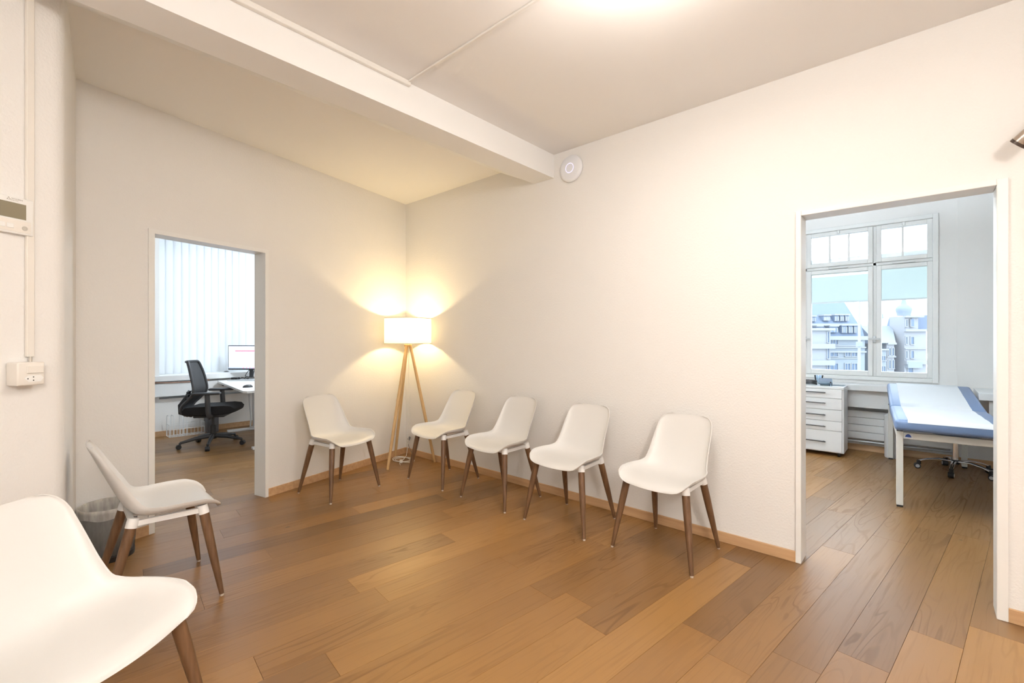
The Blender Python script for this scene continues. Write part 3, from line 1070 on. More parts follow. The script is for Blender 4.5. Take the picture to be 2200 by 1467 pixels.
# ------------------------------------------------------------------ exam room furniture
# window ledge with its apron
t = thing('window_ledge', 'deep white window ledge with apron running under the exam room window', 'ledge', (0, 0, 0))
MB().box(2.62, 4.697, 3.40, WY - .001, .722, .790, bev=.004).build('ledge_board', 'white', t)
MB().box(2.62, 4.80, 3.47, 3.49, .525, .720).build('apron', 'white', t)
t = thing('corner_desk', 'white corner desk top stepping forward beyond the examination couch head', 'desk', (0, 0, 0))
MB().box(4.822, 6.30, 2.98, WY - .053, .735, .805, bev=.006, seg=2).build('desk_top', 'white', t)
MB().box(4.892, 6.28, 3.02, 3.04, .40, .728).build('end_panel', 'white', t).location = (0, .0, 0)
t = thing('glasses', 'thin wire rimmed reading glasses lying on the white corner desk', 'glasses', (4.99, 3.22, .806), rad(-20))
b = MB()
for sx in (-1, 1):
    b.tube([(sx * .034 + .024 * math.cos(a), 0, .026 + .018 * math.sin(a)) for a in [2 * PI * k / 20 for k in range(21)]], .0016, 6)
    b.tube([(sx * .058, 0, .03), (sx * .06, .06, .02), (sx * .058, .13, .003)], .0014, 6)
b.tube([(-.010, 0, .030), (0, 0, .034), (.010, 0, .030)], .0014, 6)
b.build('wire_frame', 'silver', t, smooth=180)
# radiator under the ledge
t = thing('radiator', 'white panel radiator with horizontal ribs under the window ledge', 'radiator', (0, 0, 0))
for k in range(4):
    MB().box(3.0, 4.68, 3.565, 3.60, .150 + .083 * k, .150 + .083 * k + .079, bev=.003).build('rib_panel', 'white', t)
b = MB()
for x in (3.05, 4.6):
    b.box(x, x + .03, 3.60, 3.657, .17, .45)
b.build('bracket', 'white', t)
b = MB(); b.tube([(2.8, 3.585, .118), (4.69, 3.585, .118)], .011, 10); b.tube([(4.66, 3.585, .118), (4.66, 3.585, .16)], .010, 10)
b.build('supply_pipe', 'silver', t, smooth=40)
b = MB(); b.box(4.44, 4.60, 3.53, 3.56, .22, .36, bev=.004); b.build('valve_cover', 'white', t)

# drawer cabinet on castors
CX0, CX1, CY0, CY1 = 3.12, 3.789, 3.055, 3.39
t = thing('drawer_cabinet', 'white five drawer cabinet on castors under the exam room window', 'cabinet', (CX0, CY0, 0))
cw, cdp = CX1 - CX0, CY1 - CY0
b = MB(); b.box(0, cw, .018, cdp, .045, .752, bev=.003); b.build('carcass', 'white', t)
MB().box(-.002, cw + .002, .0, cdp, .752, .778, bev=.003).build('top_board', 'white', t)
zs = [.752, .648, .522, .396, .288, .052]
hz = [.711, .594, .462, .334, .164]
for k in range(5):
    dr = MB().box(.018, cw - .018, 0, .020, zs[k + 1] + .0025, zs[k] - .0025, bev=.002).build('drawer', 'white', t)
    b = MB()
    b.box(.17, .505, -.030, -.020, hz[k] - .006, hz[k] + .006, bev=.002)
    b.box(.185, .197, -.022, .002, hz[k] - .005, hz[k] + .005)
    b.box(.478, .490, -.022, .002, hz[k] - .005, hz[k] + .005)
    b.build('handle', 'steel', dr)
for x in (.06, cw - .05):
    for y in (.06, cdp - .05):
        b = MB(); b.tube([(x - .012, y, .022), (x + .012, y, .022)], .022, 14); b.box(x - .016, x + .016, y - .008, y + .012, .026, .046)
        b.build('castor', 'black', t, smooth=40)
# things on the cabinet
ct = .778
t = thing('blood_pressure_monitor', 'slate grey blood pressure monitor tilted on the drawer cabinet', 'monitor', (3.60, 3.20, ct), rad(8))
mt2 = Matrix.Translation((0, 0, .045)) @ Matrix.Rotation(rad(24), 4, 'X')
MB().box(-.068, .068, -.055, .055, -.012, .016, bev=.006, mt=mt2).build('housing', 'cuff', t)
MB().box(-.052, .052, -.042, .046, .016, .018, mt=mt2).build('screen', 'zinc', t)
MB().box(-.05, .05, -.02, .04, 0, .036, bev=.006).build('stand', 'cuff', t)
t = thing('coiled_tubing', 'coil of dark tubing beside the tilted monitor on the cabinet', 'tubing', (3.46, 3.20, ct))
b = MB()
b.tube([((.055 + .008 * math.sin(k)) * math.cos(k * .5), (.045 + .008 * math.sin(k)) * math.sin(k * .5), .006 + .0011 * k) for k in range(48)], .006, 7)
b.build('tube', 'black', t, smooth=180)
t = thing('clear_cup', 'clear bluish plastic cup behind the tilted monitor on the ledge', 'cup', (3.50, 3.46, .790))
b = MB(); b.lathe([(.0, .002), (.034, .002), (.045, .085), (.047, .085), (.036, 0), (0, 0)], seg=28); b.build('cup', 'clear', t, smooth=40)
t = thing('small_bottle', 'small dark capped bottle at the front of the drawer cabinet top', 'bottle', (3.662, 3.115, ct))
b = MB(); b.lathe([(0, 0), (.012, 0), (.012, .026), (.006, .032), (.006, .036)], seg=18); b.build('body', 'clear', t, smooth=40)
b = MB(); b.lathe([(.0075, .034), (.0075, .050), (0, .051)], seg=18); b.build('cap', 'black', t, smooth=40)
t = thing('glass_tray', 'flat clear glass tray lying at the middle of the cabinet top', 'tray', (3.715, 3.27, ct))
MB().box(-.06, .06, -.06, .06, 0, .010, bev=.002).build('tray', 'clear', t)

# linear pendant of the exam room: over the door head, seen only as the bright bar mirrored in the casement
t = thing('linear_pendant', 'white linear pendant lamp mirrored as a bright bar in the casement glass', 'lamp', (3.37, .90, 2.42))
MB().box(-.48, .48, -.05, .05, -.012, .012).build('diffuser', 'tube', t)
b = MB(); b.box(-.50, -.48, -.052, .052, -.016, .016); b.box(.48, .50, -.052, .052, -.016, .016); b.build('end_cap', 'lacquer', t)
for x in (-.45, .45):
    MB().tube([(x, 0, .012), (x, 0, H - 2.42)], .0015, 6).build('suspension_wire', 'silver', t)

# examination couch
t = thing('examination_couch', 'examination couch with blue grey vinyl pad and white frame inside the far doorway', 'couch', (4.525, 2.498, 0), rad(4.2))
LX, LY = .288, .90
for sx in (-1, 1):
    for sy in (-1, 1):
        lx = sx * LX
        b = MB(); b.box(lx - .021, lx + .021, sy * LY - .021, sy * LY + .021, .016, .590, bev=.002)
        lg = b.build('leg', 'offwhite', t)
        MB().box(lx - .019, lx + .019, sy * LY - .019, sy * LY + .019, 0, .017, bev=.002).build('foot_cap', 'black', lg)
        MB().box(lx - .019, lx + .019, sy * LY - .019, sy * LY + .019, .589, .602, bev=.001).build('top_cap', 'black', lg)
b = MB()
for sy in (-1, 1):
    b.box(-LX + .021, LX - .021, sy * LY - .018, sy * LY + .018, .535, .585, bev=.002)
for sx in (-1, 1):
    b.box(sx * LX - .018, sx * LX + .018, -LY + .021, LY - .021, .535, .585, bev=.002)
b.build('frame_rail', 'offwhite', t)
MB().box(-LX + .024, -LX + .078, -LY - .0205, -LY - .0178, .540, .582).build('maker_plate', 'white', t)
b = MB(); b.prism([(-LX + .032 + .018 + .018 * math.cos(a), .549 + .024 * math.sin(a)) for a in [PI * k / 12 for k in range(13)]], -LY - .0215, -LY - .0203, axis='y'); b.build('emblem', 'bluelogo', t)


def pad(name, y0, y1, tilt=0.0, parent=None):
    b = MB()
    mtp = Matrix.Translation((0, y0, .605)) @ Matrix.Rotation(tilt, 4, 'X')
    L = y1 - y0
    b.box(-.322, .322, 0, L, 0, .085, bev=.026, seg=4, mt=mtp)
    b.build(name, 'vinyl', t, smooth=50)
    return mtp, L


mt_a, L_a = pad('seat_pad', -1.005, -.035)
mt_b, L_b = pad('back_pad', -.030, .86, rad(9.5))
b = MB()
pp = [(y, .0875) for y in np.linspace(.012, L_a, 8)]
rows = []
for y, z in pp:
    rows.append([mt_a @ Vector((x, y, z + .0018 * math.sin(y * 23 + x * 5))) for x in np.linspace(-.245, .225, 7)])
for y in np.linspace(.01, L_b - .004, 8):
    rows.append([mt_b @ Vector((x, y, .0878 + .0018 * math.sin(y * 19 + x * 7))) for x in np.linspace(-.245, .225, 7)])
rows.append([mt_b @ Vector((x, L_b + .003, .05)) for x in np.linspace(-.245, .225, 7)])
front = [mt_a @ Vector((x, -.001, .066)) for x in np.linspace(-.245, .225, 7)]
b.grid([front] + rows)
ps = b.build('paper_roll_sheet', 'paper', None, smooth=180)
ps.location = (4.525, 2.498, 0.0015); ps.rotation_euler = (0, 0, rad(4.2))
tag(ps, 'white paper sheet rolled over the middle of the blue grey couch', 'sheet')

# stool pushed under the couch
t = thing('rolling_stool', 'rolling stool with chrome five star base under the examination couch', 'stool', (4.672, 3.149, 0))
b = MB(); b.lathe([(.032, .085), (.034, .100), (.030, .125), (0, .127)], seg=24); hubb = b.build('hub', 'black', t, smooth=40)
b = MB(); b.tube([(0, 0, .12), (0, 0, .315)], .024, 20); b.build('gas_column', 'chrome', t, smooth=40)
b = MB(); b.tube([(0, 0, .300), (0, 0, .36)], .030, 20); b.lathe([(.10, .352), (.19, .372)], seg=32); b.build('seat_plate', 'black', t, smooth=40)
b = MB(); b.lathe([(.185, .372), (.20, .385), (.20, .43), (.185, .445), (0, .448)], seg=40); b.build('seat', 'vinyl', t, smooth=50)
for a in (-171, 114 - 10, -98, 45 - 15, -31):
    d = Vector((math.cos(rad(a)), math.sin(rad(a)), 0)); q = Vector((-d.y, d.x, 0))
    b = MB()
    for s_ in (-1, 1):
        b.tube([d * .03 + q * .011 * s_ + Vector((0, 0, .108)), d * .12 + q * .012 * s_ + Vector((0, 0, .118)), d * .20 + q * .010 * s_ + Vector((0, 0, .104)), d * .27 + q * .006 * s_ + Vector((0, 0, .078))], .008, 10)
    sp = b.build('spoke', 'chrome', t, smooth=60)
    e_ = d * .272
    b = MB(); b.tube([e_ + Vector((0, 0, .045)), e_ + Vector((0, 0, .085))], .017, 12)
    w_ = q * .013
    b.tube([e_ + d * .012 - w_ * 1.6 + Vector((0, 0, .0265)), e_ + d * .012 + w_ * 1.6 + Vector((0, 0, .0265))], .0265, 20)
    b.build('castor', 'black', sp, smooth=40)
    b = MB(); b.tube([e_ + d * .012 - w_ * 1.75 + Vector((0, 0, .0265)), e_ + d * .012 + w_ * 1.75 + Vector((0, 0, .0265))], .0165, 20)
    b.build('wheel_disc', 'silver', sp, smooth=40)

# white cylindrical pedal bin
t = thing('pedal_bin', 'tall white cylindrical bin standing behind the couch legs under the ledge', 'bin', (4.187, 3.476, 0))
b = MB(); b.lathe([(.072, 0), (.075, .01), (.075, .44)], seg=36); b.build('body', 'white', t, smooth=40)
b = MB(); b.lathe([(.077, .442), (.077, .462), (.05, .478), (0, .482)], seg=36); b.build('lid', 'white', t, smooth=40)

# ------------------------------------------------------------------ office furniture
t = thing('office_ledge', 'long white board with apron under the office blind', 'ledge', (0, 0, 0))
MB().prism([(-3.095, -1.80), (-3.095, 1.6), (-3.38, 1.6), (-3.38, -1.70), (-3.197, -1.70), (-3.197, -1.80)], .745, .818, bev=.004).build('ledge_board', 'white', t)
MB().box(-3.14, -3.12, -1.80, 1.6, .540, .716).build('apron', 'white', t)
b = MB(); b.box(-3.185, -3.14, -1.20, -1.17, .55, .745); b.box(-3.185, -3.14, .9, .93, .55, .745); b.build('bracket', 'white', t)
b = MB(); b.tube([(-3.108, -1.78 + .07 * k, .732 - .010 * math.sin(PI * k / 9)) for k in range(10)], .006, 8)
tag(b.build('loose_cable', 'redcable', smooth=180), 'reddish cable sagging in the gap under the office ledge board', 'cable')

t = thing('filing_cabinet', 'white filing cabinet edge showing beside the left office door jamb', 'cabinet', (-3.16, -1.805, 0), rad(0))
MB().box(-.03, .24, -.62, 0, .03, .600, bev=.003).build('carcass', 'white', t)
for k in range(3):
    dr = MB().box(.240, .258, -.605, -.012, .045 + .185 * k, .222 + .185 * k, bev=.002).build('drawer', 'white', t)
    MB().box(.258, .272, -.40, -.20, .17 + .185 * k, .182 + .185 * k, bev=.002).build('handle', 'steel', dr)
MB().box(-.02, .23, -.60, -.02, 0, .032).build('plinth', 'black', t)
t = thing('printer', 'dark grey printer standing on the white filing cabinet', 'printer', (-3.16, -2.01, .600))
MB().box(-.02, .20, -.20, .20, 0, .185, bev=.012, seg=2).build('housing', 'blackm', t, smooth=40)
MB().box(-.01, .16, -.19, .18, .185, .200, bev=.004).build('lid', 'smoke', t)
MB().box(.200, .235, -.14, .14, .045, .058).build('paper_tray', 'white', t)

# desk, rotated with the floor boards
def uvp(u, v):
    q = U * u + V * v
    return q.x, q.y


DZ = .715
dx, dy = uvp(-2.04, -1.04)
t = thing('sit_stand_desk', 'white sit stand desk with grey column legs in the office', 'desk', (dx, dy, 0), FA)
MB().prism([(-.90, -.36), (-.86, -.39), (.86, -.39), (.90, -.36), (.90, .39), (-.90, .39)], DZ - .026, DZ, bev=.002).build('desk_top', 'white', t)
for x in (-.66, .72):
    b = MB(); b.box(x - .035, x + .035, .02, .10, .03, DZ - .05, bev=.003); lg = b.build('leg_column', 'silver', t)
    MB().box(x - .04, x + .04, -.27 if x > 0 else -.30, .36, 0, .030, bev=.006, seg=2).build('foot', 'white', lg)
    MB().box(x - .03, x + .03, -.26, .34, DZ - .055, DZ - .026).build('top_bracket', 'silver', lg)
MB().box(-.64, .70, .04, .08, DZ - .055, DZ - .028).build('cross_rail', 'silver', t)
b = MB(); b.tube([(-.80, -.30, DZ - .04), (-.82, .0, .5), (-.78, .02, .16), (-.62, -.02, .05), (-.50, .05, .045)], .011, 8); b.build('cable_spine', 'white', t, smooth=180)
MB().box(-.60, -.50, -.385, -.365, DZ - .048, DZ - .026, bev=.003).build('height_control', 'blackm', t)

mx0, my0 = -2.855, -.705
t = thing('computer_monitor', 'flat computer monitor showing a white page with red bar on the desk', 'monitor', (mx0, my0, DZ), math.atan2(RT.y, RT.x) - rad(3))
MB().box(-.325, .325, -.012, .022, .15, .505, bev=.005).build('screen_case', 'black', t)
MB().box(-.312, .312, -.0135, -.011, .172, .493).build('screen', 'screen', t)
MB().box(-.215, .318, -.0145, -.0130, .418, .432).build('red_bar', 'screen_red', t)
MB().box(-.215, -.15, -.0145, -.0130, .448, .452).build('page_line', 'screen_grey', t)
MB().box(-.318, .318, -.0145, -.0130, .168, .184).build('task_bar', 'screen_bar', t)
b = MB()
for k in range(6):
    b.box(-.10 + .05 * k, -.085 + .05 * k, -.0152, -.0140, .172, .181)
b.build('task_icon', 'screen_red', t)
b = MB(); b.box(-.028, .028, .022, .045, .04, .36, bev=.004); b.build('stand_neck', 'blackm', t)
MB().box(-.26, .20, -.13, .10, 0, .012, bev=.004).build('stand_base', 'silver', t)
b = MB(); b.tube([(-.02, .035, .16), (-.07, .03, .10), (-.06, -.02, .06), (0, -.04, .05), (.06, -.02, .07), (.05, .03, .16)], .005, 7); b.build('screen_cable', 'black', t, smooth=180)
pq = Vector((mx0, my0)) + Vector((RT.x, RT.y)) * -.20 + Vector((FW.x, FW.y)) * -.02
t = thing('docking_station', 'small black docking station on the silver monitor foot', 'dock', (pq.x, pq.y, DZ + .0122), math.atan2(RT.y, RT.x))
MB().box(-.05, .05, -.035, .035, 0, .028, bev=.005).build('housing', 'black', t)
b = MB(); b.tube([(.05, 0, .014), (.08, .01, .014), (.10, -.02, .03), (.13, .01, .012), (.15, -.015, .03), (.17, .0, .010), (.19, .01, .008)], .0055, 7); b.build('dock_cable', 'black', t, smooth=180)
q = uvp(-1.60, -1.30)
t = thing('computer_mouse', 'dark computer mouse near the front edge of the office desk', 'mouse', (q[0], q[1], DZ), FA)
b = MB(); b.lathe([(.031, 0), (.032, .010), (.024, .026), (.010, .033), (0, .034)], seg=24, mt=Matrix.Diagonal((1, 1.75, 1, 1))); b.build('shell', 'blackm', t, smooth=50)
MB().box(-.003, .003, .018, .036, .026, .032, bev=.001).build('wheel', 'smoke', t)

# swivel chair
ox, oy = -2.083, -1.376
t = thing('office_chair', 'black mesh office swivel chair with armrests seen through the office door', 'chair', (ox, oy, 0), rad(58 - 90))
b = MB()
rows = []
for i, (y, z) in enumerate([(-.20, .395), (-.245, .41), (-.25, .445), (-.22, .485), (-.12, .492), (.05, .495), (.18, .50), (.255, .49), (.29, .455), (.28, .42), (.22, .40), (.0, .385)]):
    wv = [.20, .235, .245, .24, .235, .24, .24, .235, .22, .215, .21, .205][i]
    rows.append([(wv * math.sin(a) if abs(math.sin(a)) < 1 else wv, y, z + .012 * abs(s_) ** 3) for a, s_ in [((-PI / 2 + PI * k / 10), -1 + k / 5) for k in range(11)]])
rows.append(rows[0])
R = b.grid(rows)
for c_ in (0, -1):
    b.bm.faces.new([r[c_] for r in R[:-1]])
b.build('seat_cushion', 'fabric', t, smooth=50)
b = MB(); b.box(-.17, .17, -.16, .17, .365, .398, bev=.01, seg=2); b.box(-.05, .05, -.30, -.05, .372, .40, bev=.008); b.build('seat_pan', 'black', t, smooth=40)
# backrest: profile curve, bowed across
bp = [(-.255, .390), (-.330, .425), (-.325, .50), (-.265, .570), (-.205, .640), (-.190, .70), (-.205, .80), (-.235, .93), (-.262, 1.02), (-.275, 1.035)]
bc, bs, bl = smooth_curve(bp, 28)
bw = np.interp(bs / bl, [0, .08, .2, .35, .55, .8, .95, 1], [.10, .14, .18, .205, .22, .205, .17, .15])
b = MB()
for off in (0, -.012):
    b.grid([[(w * u, y + off + .055 * u * u, z) for u in np.linspace(-.93, .93, 13)] for (y, z), w in zip(bc[3:-1], bw[3:-1])])
b.build('back_mesh', 'mesh', t, smooth=180)
b = MB()
for sx in (-1, 1):
    b.tube([(sx * w, y + .055, z) for (y, z), w in zip(bc, bw)], [.018] * 6 + [.015] * 22, 8)
b.tube([(bw[-1] * u, bc[-1][0] + .055 * u * u, bc[-1][1]) for u in np.linspace(-1, 1, 9)], .016, 8)
b.tube([(bw[0] * u, bc[0][0] + .055 * u * u, bc[0][1]) for u in np.linspace(-1, 1, 9)], .022, 8)
b.build('back_frame', 'blackm', t, smooth=60)
for k in range(3):
    z = .60 + .035 * k
    MB().tube([(.15 * u, -.225 - .03 + .03 * u * u, z) for u in np.linspace(-1, 1, 7)], .009, 8).build('lumbar_rib', 'blackm', t, smooth=60)
b = MB(); b.tube([(0, -.26, .39), (0, -.34, .42), (0, -.345, .50), (0, -.28, .60), (0, -.25, .68)], [.035, .035, .03, .025, .018], 10); b.build('back_bracket', 'black', t, smooth=60)
for sx in (-1, 1):
    b = MB(); b.box(sx * .265 - .04, sx * .265 + .04, -.13, .16, .650, .678, bev=.012, seg=3); ar = b.build('armrest', 'blackm', t, smooth=50)
    b = MB(); b.tube([(sx * .19, .04, .388), (sx * .262, .04, .392), (sx * .270, .03, .45), (sx * .266, .02, .655)], [.022, .026, .030, .026], 10); b.build('arm_post', 'blackm', ar, smooth=50)
b = MB(); b.tube([(0, 0, .13), (0, 0, .25)], .032, 16); b.tube([(0, 0, .24), (0, 0, .37)], .018, 14); b.tube([(0, 0, .355), (0, 0, .39)], .05, 14); b.tube([(.05, .02, .375), (.27, .04, .36)], .006, 8)
b.build('gas_column', 'black', t, smooth=40)
b = MB(); b.lathe([(.04, .085), (.046, .10), (.042, .145), (.03, .15), (0, .15)], seg=20); b.build('base_hub', 'black', t, smooth=40)
for a in (-97, -24, 47, 120, 192):
    a -= (58 - 90)
    d = Vector((math.cos(rad(a)), math.sin(rad(a)), 0)); q = Vector((-d.y, d.x, 0))
    b = MB(); b.tube([d * .02 + Vector((0, 0, .122)), d * .18 + Vector((0, 0, .105)), d * .335 + Vector((0, 0, .072))], [.026, .022, .015], 10)
    sp = b.build('base_spoke', 'blackm', t, smooth=50)
    e_ = d * .335
    b = MB(); b.tube([e_ + Vector((0, 0, .04)), e_ + Vector((0, 0, .075))], .011, 8)
    b.tube([e_ - q * .022 + d * .012 + Vector((0, 0, .0275)), e_ + q * .022 + d * .012 + Vector((0, 0, .0275))], .0275, 16)
    b.build('castor', 'black', sp, smooth=40)

# wire basket and dark bin under the ledge
t = thing('wire_basket', 'low white wire basket with tall dividers on the office floor', 'basket', (-3.06, -1.44, 0), rad(90))
b = MB()
bx, by = .20, .085
for z in (.006, .10, .165):
    b.tube([(-bx, -by, z), (bx, -by, z), (bx, by, z), (-bx, by, z), (-bx, -by, z)], .0026, 6)
for k in range(11):
    x = -bx + 2 * bx * k / 10
    b.tube([(x, -by, .165), (x, -by, .006), (x, by, .006), (x, by, .165)], .0022, 6)
for k in range(5):
    y = -by + 2 * by * k / 4
    b.tube([(-bx, y, .165), (-bx, y, .006), (bx, y, .006), (bx, y, .165)], .0022, 6)
b.build('basket_wire', 'white', t, smooth=60)
for x in (-.195, -.15, -.055, -.01):
    b = MB(); b.tube([(x, -by, .006), (x, -by, .26), (x, -by + .02, .285), (x, by - .02, .285), (x, by, .26), (x, by, .006)], .003, 6); b.build('divider', 'white', t, smooth=60)
t = thing('dark_waste_bin', 'square smoked plastic waste bin behind the office chair base', 'bin', (-3.06, -1.14, 0))
b = MB(); b.prism([(-.09, -.07), (.09, -.07), (.09, .07), (-.09, .07)], 0, .25, bev=.01); b.build('body', 'smoke', t, smooth=40)
MB().box(-.098, .098, -.078, .078, .245, .262, bev=.004).build('rim', 'smoke', t)

# fill lights of the two side rooms are added and out of view
# ------------------------------------------------------------------ the town outside the exam room window
K = 120.0 / 985.0
TO = Vector((CAM[0], CAM[1], 0)) + FW * 120.0
RZT = math.atan2(RT.y, RT.x)


def tw(px, py, dep=0.0):
    """Pixel of the photo -> local (x along the street, z) on the far side of the square, in metres."""
    k = K * (1 + dep / 120.0)
    return (px - 1100) * k, 1.3 - (py - 730) * k


def town(name, label, off=0.0):
    p = TO + FW * off
    return thing(name, label, 'building', (p.x, p.y, -16.0), RZT, None)


def zb(z):
    return z + 16.0


def facade(t, px0, px1, py_top, m='stucco', depth=14.0):
    x0, z1 = tw(px0, py_top); x1, _ = tw(px1, py_top)
    MB().box(x0, x1, 0, depth, 0, zb(z1)).build('wall', m, t)
    return x0, x1, z1


def win(t, px0, px1, py0, py1, mull=1, arch=False, m='stucco2'):
    x0, z1 = tw(px0, py0); x1, z0 = tw(px1, py1)
    z0, z1 = zb(z0), zb(z1)
    b = MB()
    fr_ = .18
    b.box(x0 - fr_, x0, -.25, .05, z0 - fr_, z1 + fr_); b.box(x1, x1 + fr_, -.25, .05, z0 - fr_, z1 + fr_)
    b.box(x0, x1, -.25, .05, z1, z1 + fr_); b.box(x0 - .2, x1 + .2, -.40, .05, z0 - fr_, z0)
    for k in range(mull):
        xx = x0 + (x1 - x0) * (k + 1) / (mull + 1)
        b.box(xx - .09, xx + .09, -.18, .05, z0, z1)
    w = b.build('window', m, t)
    if arch:
        c = (x0 + x1) / 2; r = (x1 - x0) / 2
        MB().prism([(x0, z0), (x1, z0)] + [(c + r * math.cos(a), z1 + r * math.sin(a)) for a in [PI * k / 8 for k in range(9)]], -.28, .04, axis='y').build('pane', 'pane', w)
    else:
        MB().box(x0, x1, -.10, .04, z0, z1).build('pane', 'pane', w)


def band(t, px0, px1, py, h=.5, d=.8, m='stucco2'):
    x0, z = tw(px0, py); x1, _ = tw(px1, py)
    MB().box(x0, x1, -d, .2, zb(z) - h, zb(z)).build('cornice', m, t)


# 1: mansard house
t = town('mansard_building', 'big pale haze-tinted house with steep slate mansard roof and dormers across the square')
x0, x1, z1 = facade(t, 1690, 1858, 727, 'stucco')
zr = zb(tw(0, 697, 1.7)[1]); zt = zb(tw(0, 646, 7)[1])
xr = tw(1850, 0, 2)[0]
b = MB()
b.add([(x0, 0, zb(z1)), (x1, 0, zb(z1)), (x1, 14, zb(z1)), (x0, 14, zb(z1)), (x0, 2.0, zr), (xr, 2.0, zr), (xr, 12, zr), (x0, 12, zr)],
      [(0, 1, 5, 4), (1, 2, 6, 5), (2, 3, 7, 6), (3, 0, 4, 7), (4, 5, 6, 7)])
b.build('mansard_roof', 'slate', t)
xt = tw(1812, 0, 7)[0]; xe = tw(1845, 0, 1.4)[0]
b = MB()
b.add([(x0, 1.4, zr), (xe, 1.4, zr), (xe, 12.5, zr), (x0, 12.5, zr), (x0, 7.0, zt), (xt, 7.0, zt)], [(0, 1, 5, 4), (1, 2, 5), (2, 3, 4, 5), (3, 0, 4), (0, 3, 2, 1)])
b.build('upper_roof', 'slate', t)
band(t, 1690, 1858, 722, 1.0, 1.1); band(t, 1690, 1846, 695, .5, -.6); band(t, 1690, 1858, 745, .3, .5); band(t, 1750, 1858, 754, .4, .6)


def dormer(px0, px1, py0, py1, y, cap='stucco2', mull=1):
    xa, za = tw(px0, py0); xb, zc = tw(px1, py1)
    d = MB().box(xa - .25, xb + .25, y, y + 3.5, zb(zc), zb(za) + .3).build('dormer', 'slate', t)
    MB().box(xa - .4, xb + .4, y - .35, y + 3.5, zb(za) + .3, zb(za) + .65).build('dormer_cap', cap, d)
    MB().box(xa, xb, y - .12, y + .02, zb(zc), zb(za)).build('pane', 'stucco2' if mull == 0 else 'pane', d)
    b = MB()
    b.box(xa - .2, xa + .05, y - .2, y, zb(zc), zb(za)); b.box(xb - .05, xb + .2, y - .2, y, zb(zc), zb(za)); b.box((xa + xb) / 2 - .08, (xa + xb) / 2 + .08, y - .2, y, zb(zc), zb(za))
    b.build('dormer_frame', 'stucco2', d)


for a in ((1753, 1759, 682, 690, 1.6), (1780, 1790, 680, 688, 1.6), (1804, 1809, 679, 689, 1.6), (1816, 1820, 679, 689, 1.6), (1827, 1831, 679, 689, 1.6)):
    dormer(*a, mull=0 if a[0] == 1780 else 1)
for a in ((1757, 1765, 704, 714, .1), (1785, 1798, 704, 714, .1), (1811, 1818, 702, 715, .1), (1825, 1830, 702, 715, .1), (1837, 1842, 702, 715, .1)):
    dormer(*a)
for (py0, py1) in ((728, 739), (756, 765), (781, 794), (806, 820)):
    win(t, 1757, 1766, py0, py1); win(t, 1782, 1799, py0, py1, 2 if py0 < 740 else 1)
    if py0 > 740:
        win(t, 1815, 1825, py0, py1, 1); win(t, 1829, 1840, py0, py1, 1)
    band(t, 1752, 1846, py1 + 3, .25, .35)
# bay on its near corner
t = town('corner_bay_house', 'narrow white balconied house front at the near edge of the mansard house', -5.5)
facade(t, 1690, 1753, 708, 'stucco2', 3.0)
band(t, 1690, 1758, 706, .6, .9); band(t, 1690, 1757, 738, 1.2, 1.0); band(t, 1690, 1757, 772, 1.2, 1.0)
for py0, py1 in ((714, 735), (745, 768), (778, 800)):
    win(t, 1746, 1749, py0, py1, 0)
# 2: small houses in the gap
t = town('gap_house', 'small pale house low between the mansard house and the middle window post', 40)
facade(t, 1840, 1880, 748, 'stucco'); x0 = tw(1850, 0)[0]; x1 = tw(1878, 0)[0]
zz = zb(tw(0, 748)[1])
b = MB(); b.prism([(x0 - 2, zz), (x1 + 2, zz), (x1 - .5, zz + 6.5), (x0 + 1, zz + 7.5)], 0, 9, axis='y'); b.build('roof', 'slate2', t)
win(t, 1860, 1864, 755, 765, 0); win(t, 1861, 1865, 780, 792, 0)
# 3: gabled white house and lilac house
t = town('narrow_white_house', 'narrow white house with paired windows left of the domed tower')
facade(t, 1905, 1921, 738, 'stucco2')
for py0, py1 in ((748, 763), (774, 791)):
    win(t, 1909, 1912, py0, py1, 0); win(t, 1916, 1919, py0, py1, 0)
band(t, 1904, 1922, 736, .5, .7); band(t, 1904, 1922, 765, .3, .5)
x0 = tw(1880, 0)[0]; x1 = tw(1921.5, 0)[0]; za = zb(tw(0, 737)[1]); zc = zb(tw(0, 700, 5)[1]); xq = tw(1917, 0, 5)[0]
b = MB(); b.add([(x0, -.5, za), (x1, -.5, za), (x1, 9, za), (x0, 9, za), (x0, 5, zc), (xq, 5, zc)], [(0, 1, 5, 4), (1, 2, 5), (2, 3, 4, 5), (3, 0, 4)]); b.build('roof', 'slate2', t)
facade(t, 1878, 1904, 750, 'stucco'); win(t, 1893, 1901, 765, 774, 1); win(t, 1893, 1901, 787, 798, 1); band(t, 1878, 1905, 749, .4, .6)
t = town('lilac_house', 'lilac house tucked against the domed tower', 5)
facade(t, 1922, 1942, 730, 'stucco3')
for py0, py1 in ((736, 751), (762, 774), (784, 797)):
    win(t, 1928, 1931, py0, py1, 0, m='stucco3'); win(t, 1936, 1939, py0, py1, 0, m='stucco3')
x0 = tw(1922, 0)[0]; x1 = tw(1943, 0)[0]; za = zb(tw(0, 730)[1]); zc = zb(tw(0, 702)[1])
b = MB(); b.add([(x0, -.6, za), (x1, -.6, za), (x1, 9, za), (x0, 9, za), (x0 + .5, 4, zc), (x1 - 1, 4, zc)], [(0, 1, 5, 4), (1, 2, 5), (2, 3, 4, 5), (3, 0, 4)]); b.build('roof', 'slate', t)
win(t, 1926, 1931, 711, 722, 0)
t = town('far_roofed_hall', 'far pale hall roof with a little ridge turret behind the white house', 60)
K0 = K
K = 180.0 / 985.0
facade(t, 1886, 1944, 702, 'stucco'); x0 = tw(1888, 0)[0]; x1 = tw(1938, 0)[0]; za = zb(tw(0, 702)[1]); zc = zb(tw(0, 679)[1])
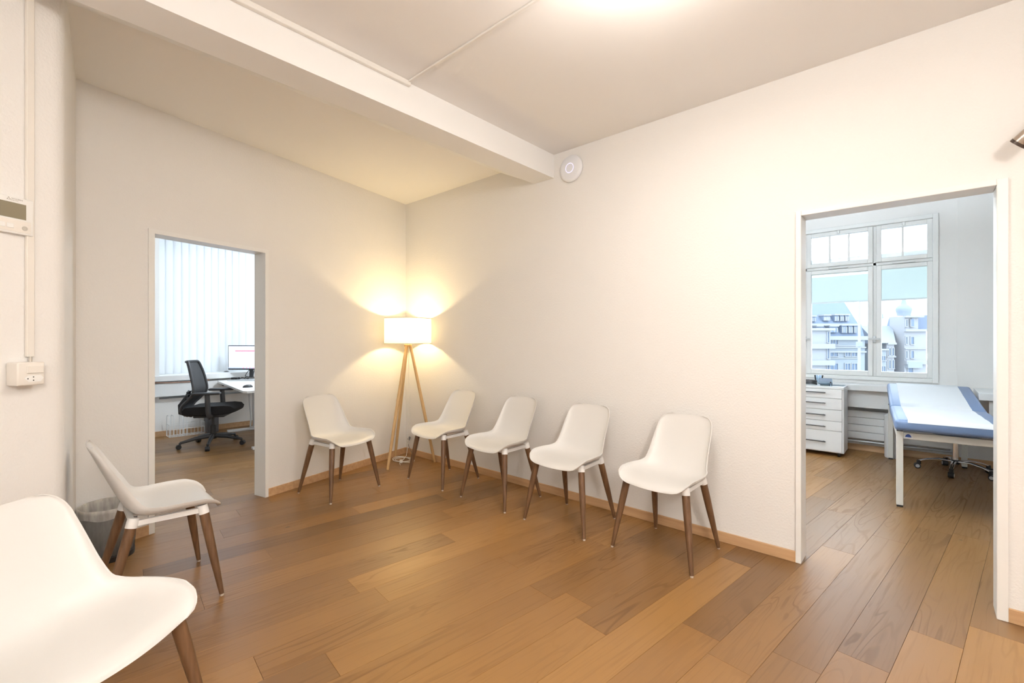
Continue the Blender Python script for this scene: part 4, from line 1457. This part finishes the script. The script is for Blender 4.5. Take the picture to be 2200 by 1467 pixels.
b = MB(); b.add([(x0, 0, za), (x1 + 1, 0, za), (x1 + 1, 14, za), (x0, 14, za), (x0 + 3, 6, zc), (x1 - 2, 6, zc)], [(0, 1, 5, 4), (1, 2, 5), (2, 3, 4, 5), (3, 0, 4)]); b.build('roof', 'slate2', t)
xc = tw(1919, 0)[0]
b = MB(); b.lathe([(.8, zc - .5), (.8, zc + 1.0), (.3, zc + 1.6), (.05, zc + 2.6)], c=(xc, 6, 0), seg=10); b.build('turret', 'zinc', t)
K = K0
# 4: tower with the onion dome
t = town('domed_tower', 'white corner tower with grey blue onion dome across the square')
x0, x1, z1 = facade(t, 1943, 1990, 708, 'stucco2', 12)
xa = tw(1945, 0)[0]; xb = tw(1974, 0)[0]
zA = zb(tw(0, 708)[1]); zB = zb(tw(0, 679)[1])
MB().box(xa, xb, .2, 5.0, zA, zB).build('drum', 'stucco2', t)
band(t, 1940, 1990, 707, .6, .9); band(t, 1941, 1980, 678, .5, .8)
band(t, 1943, 1990, 748, .25, .4); band(t, 1942, 1990, 774, 1.0, .9)
for py0, py1 in ((687, 701),):
    win(t, 1956, 1962, py0, py1, 0, True); win(t, 1945.8, 1948, py0, py1, 0)
for py0, py1 in ((724, 739), (754, 769)):
    win(t, 1956, 1962, py0, py1, 0); win(t, 1945.5, 1948, py0, py1, 0)
xc = tw(1958.5, 0)[0]
zk = zb(tw(0, 677)[1])
s_ = K
b = MB(); b.lathe([(12.5 * s_, zk), (12 * s_, zk + 3 * s_), (13.2 * s_, zk + 8 * s_), (14.6 * s_, zk + 13 * s_), (13.4 * s_, zk + 18 * s_), (9.5 * s_, zk + 22 * s_), (5.8 * s_, zk + 25 * s_), (4.4 * s_, zk + 29 * s_), (3.8 * s_, zk + 33 * s_), (2.6 * s_, zk + 35 * s_), (1.6 * s_, zk + 38 * s_), (.5 * s_, zk + 44 * s_)], c=(xc, 2.4, 0), seg=16)
b.build('onion_dome', 'zinc', t, smooth=50)
xw = tw(1970, 0)[0]; xv = tw(1992, 0)[0]
b = MB(); b.prism([(xw, zA), (xv + 6, zA), (xv + 6, zB + .6), (xw + 1.0, zB + .2)], 1.0, 10, axis='y'); b.build('side_roof', 'slate', t)
MB().box(tw(1944, 0)[0], tw(1975, 0)[0], -1.0, 1, zb(tw(0, 790)[1]), zb(tw(0, 777)[1])).build('corbel', 'stucco', t)
win(t, 1950, 1960, 790, 800, 0)
# lamp mast in the square
p = Vector((CAM[0], CAM[1], 0)) + FW * 62
t = thing('lamp_mast', 'slim pale lamp mast with a box at half height before the mansard house', 'mast', (p.x, p.y, -16), RZT)
km = 62 / 985.0
xm = (1846 - 1100) * km
b = MB(); b.tube([(xm, 0, 0), (xm, 0, 16 + 7)], [.19, .15], 12); b.build('pole', 'stucco2', t, smooth=40)
MB().box(xm - .28, xm + .28, -.28, .28, 16 + .35, 16 + 1.05, bev=.05).build('junction_box', 'slate2', t)
MB().box(-75, 140, 20, 190, -16.4, -16.0).build('ground', 'stone', kind='structure')
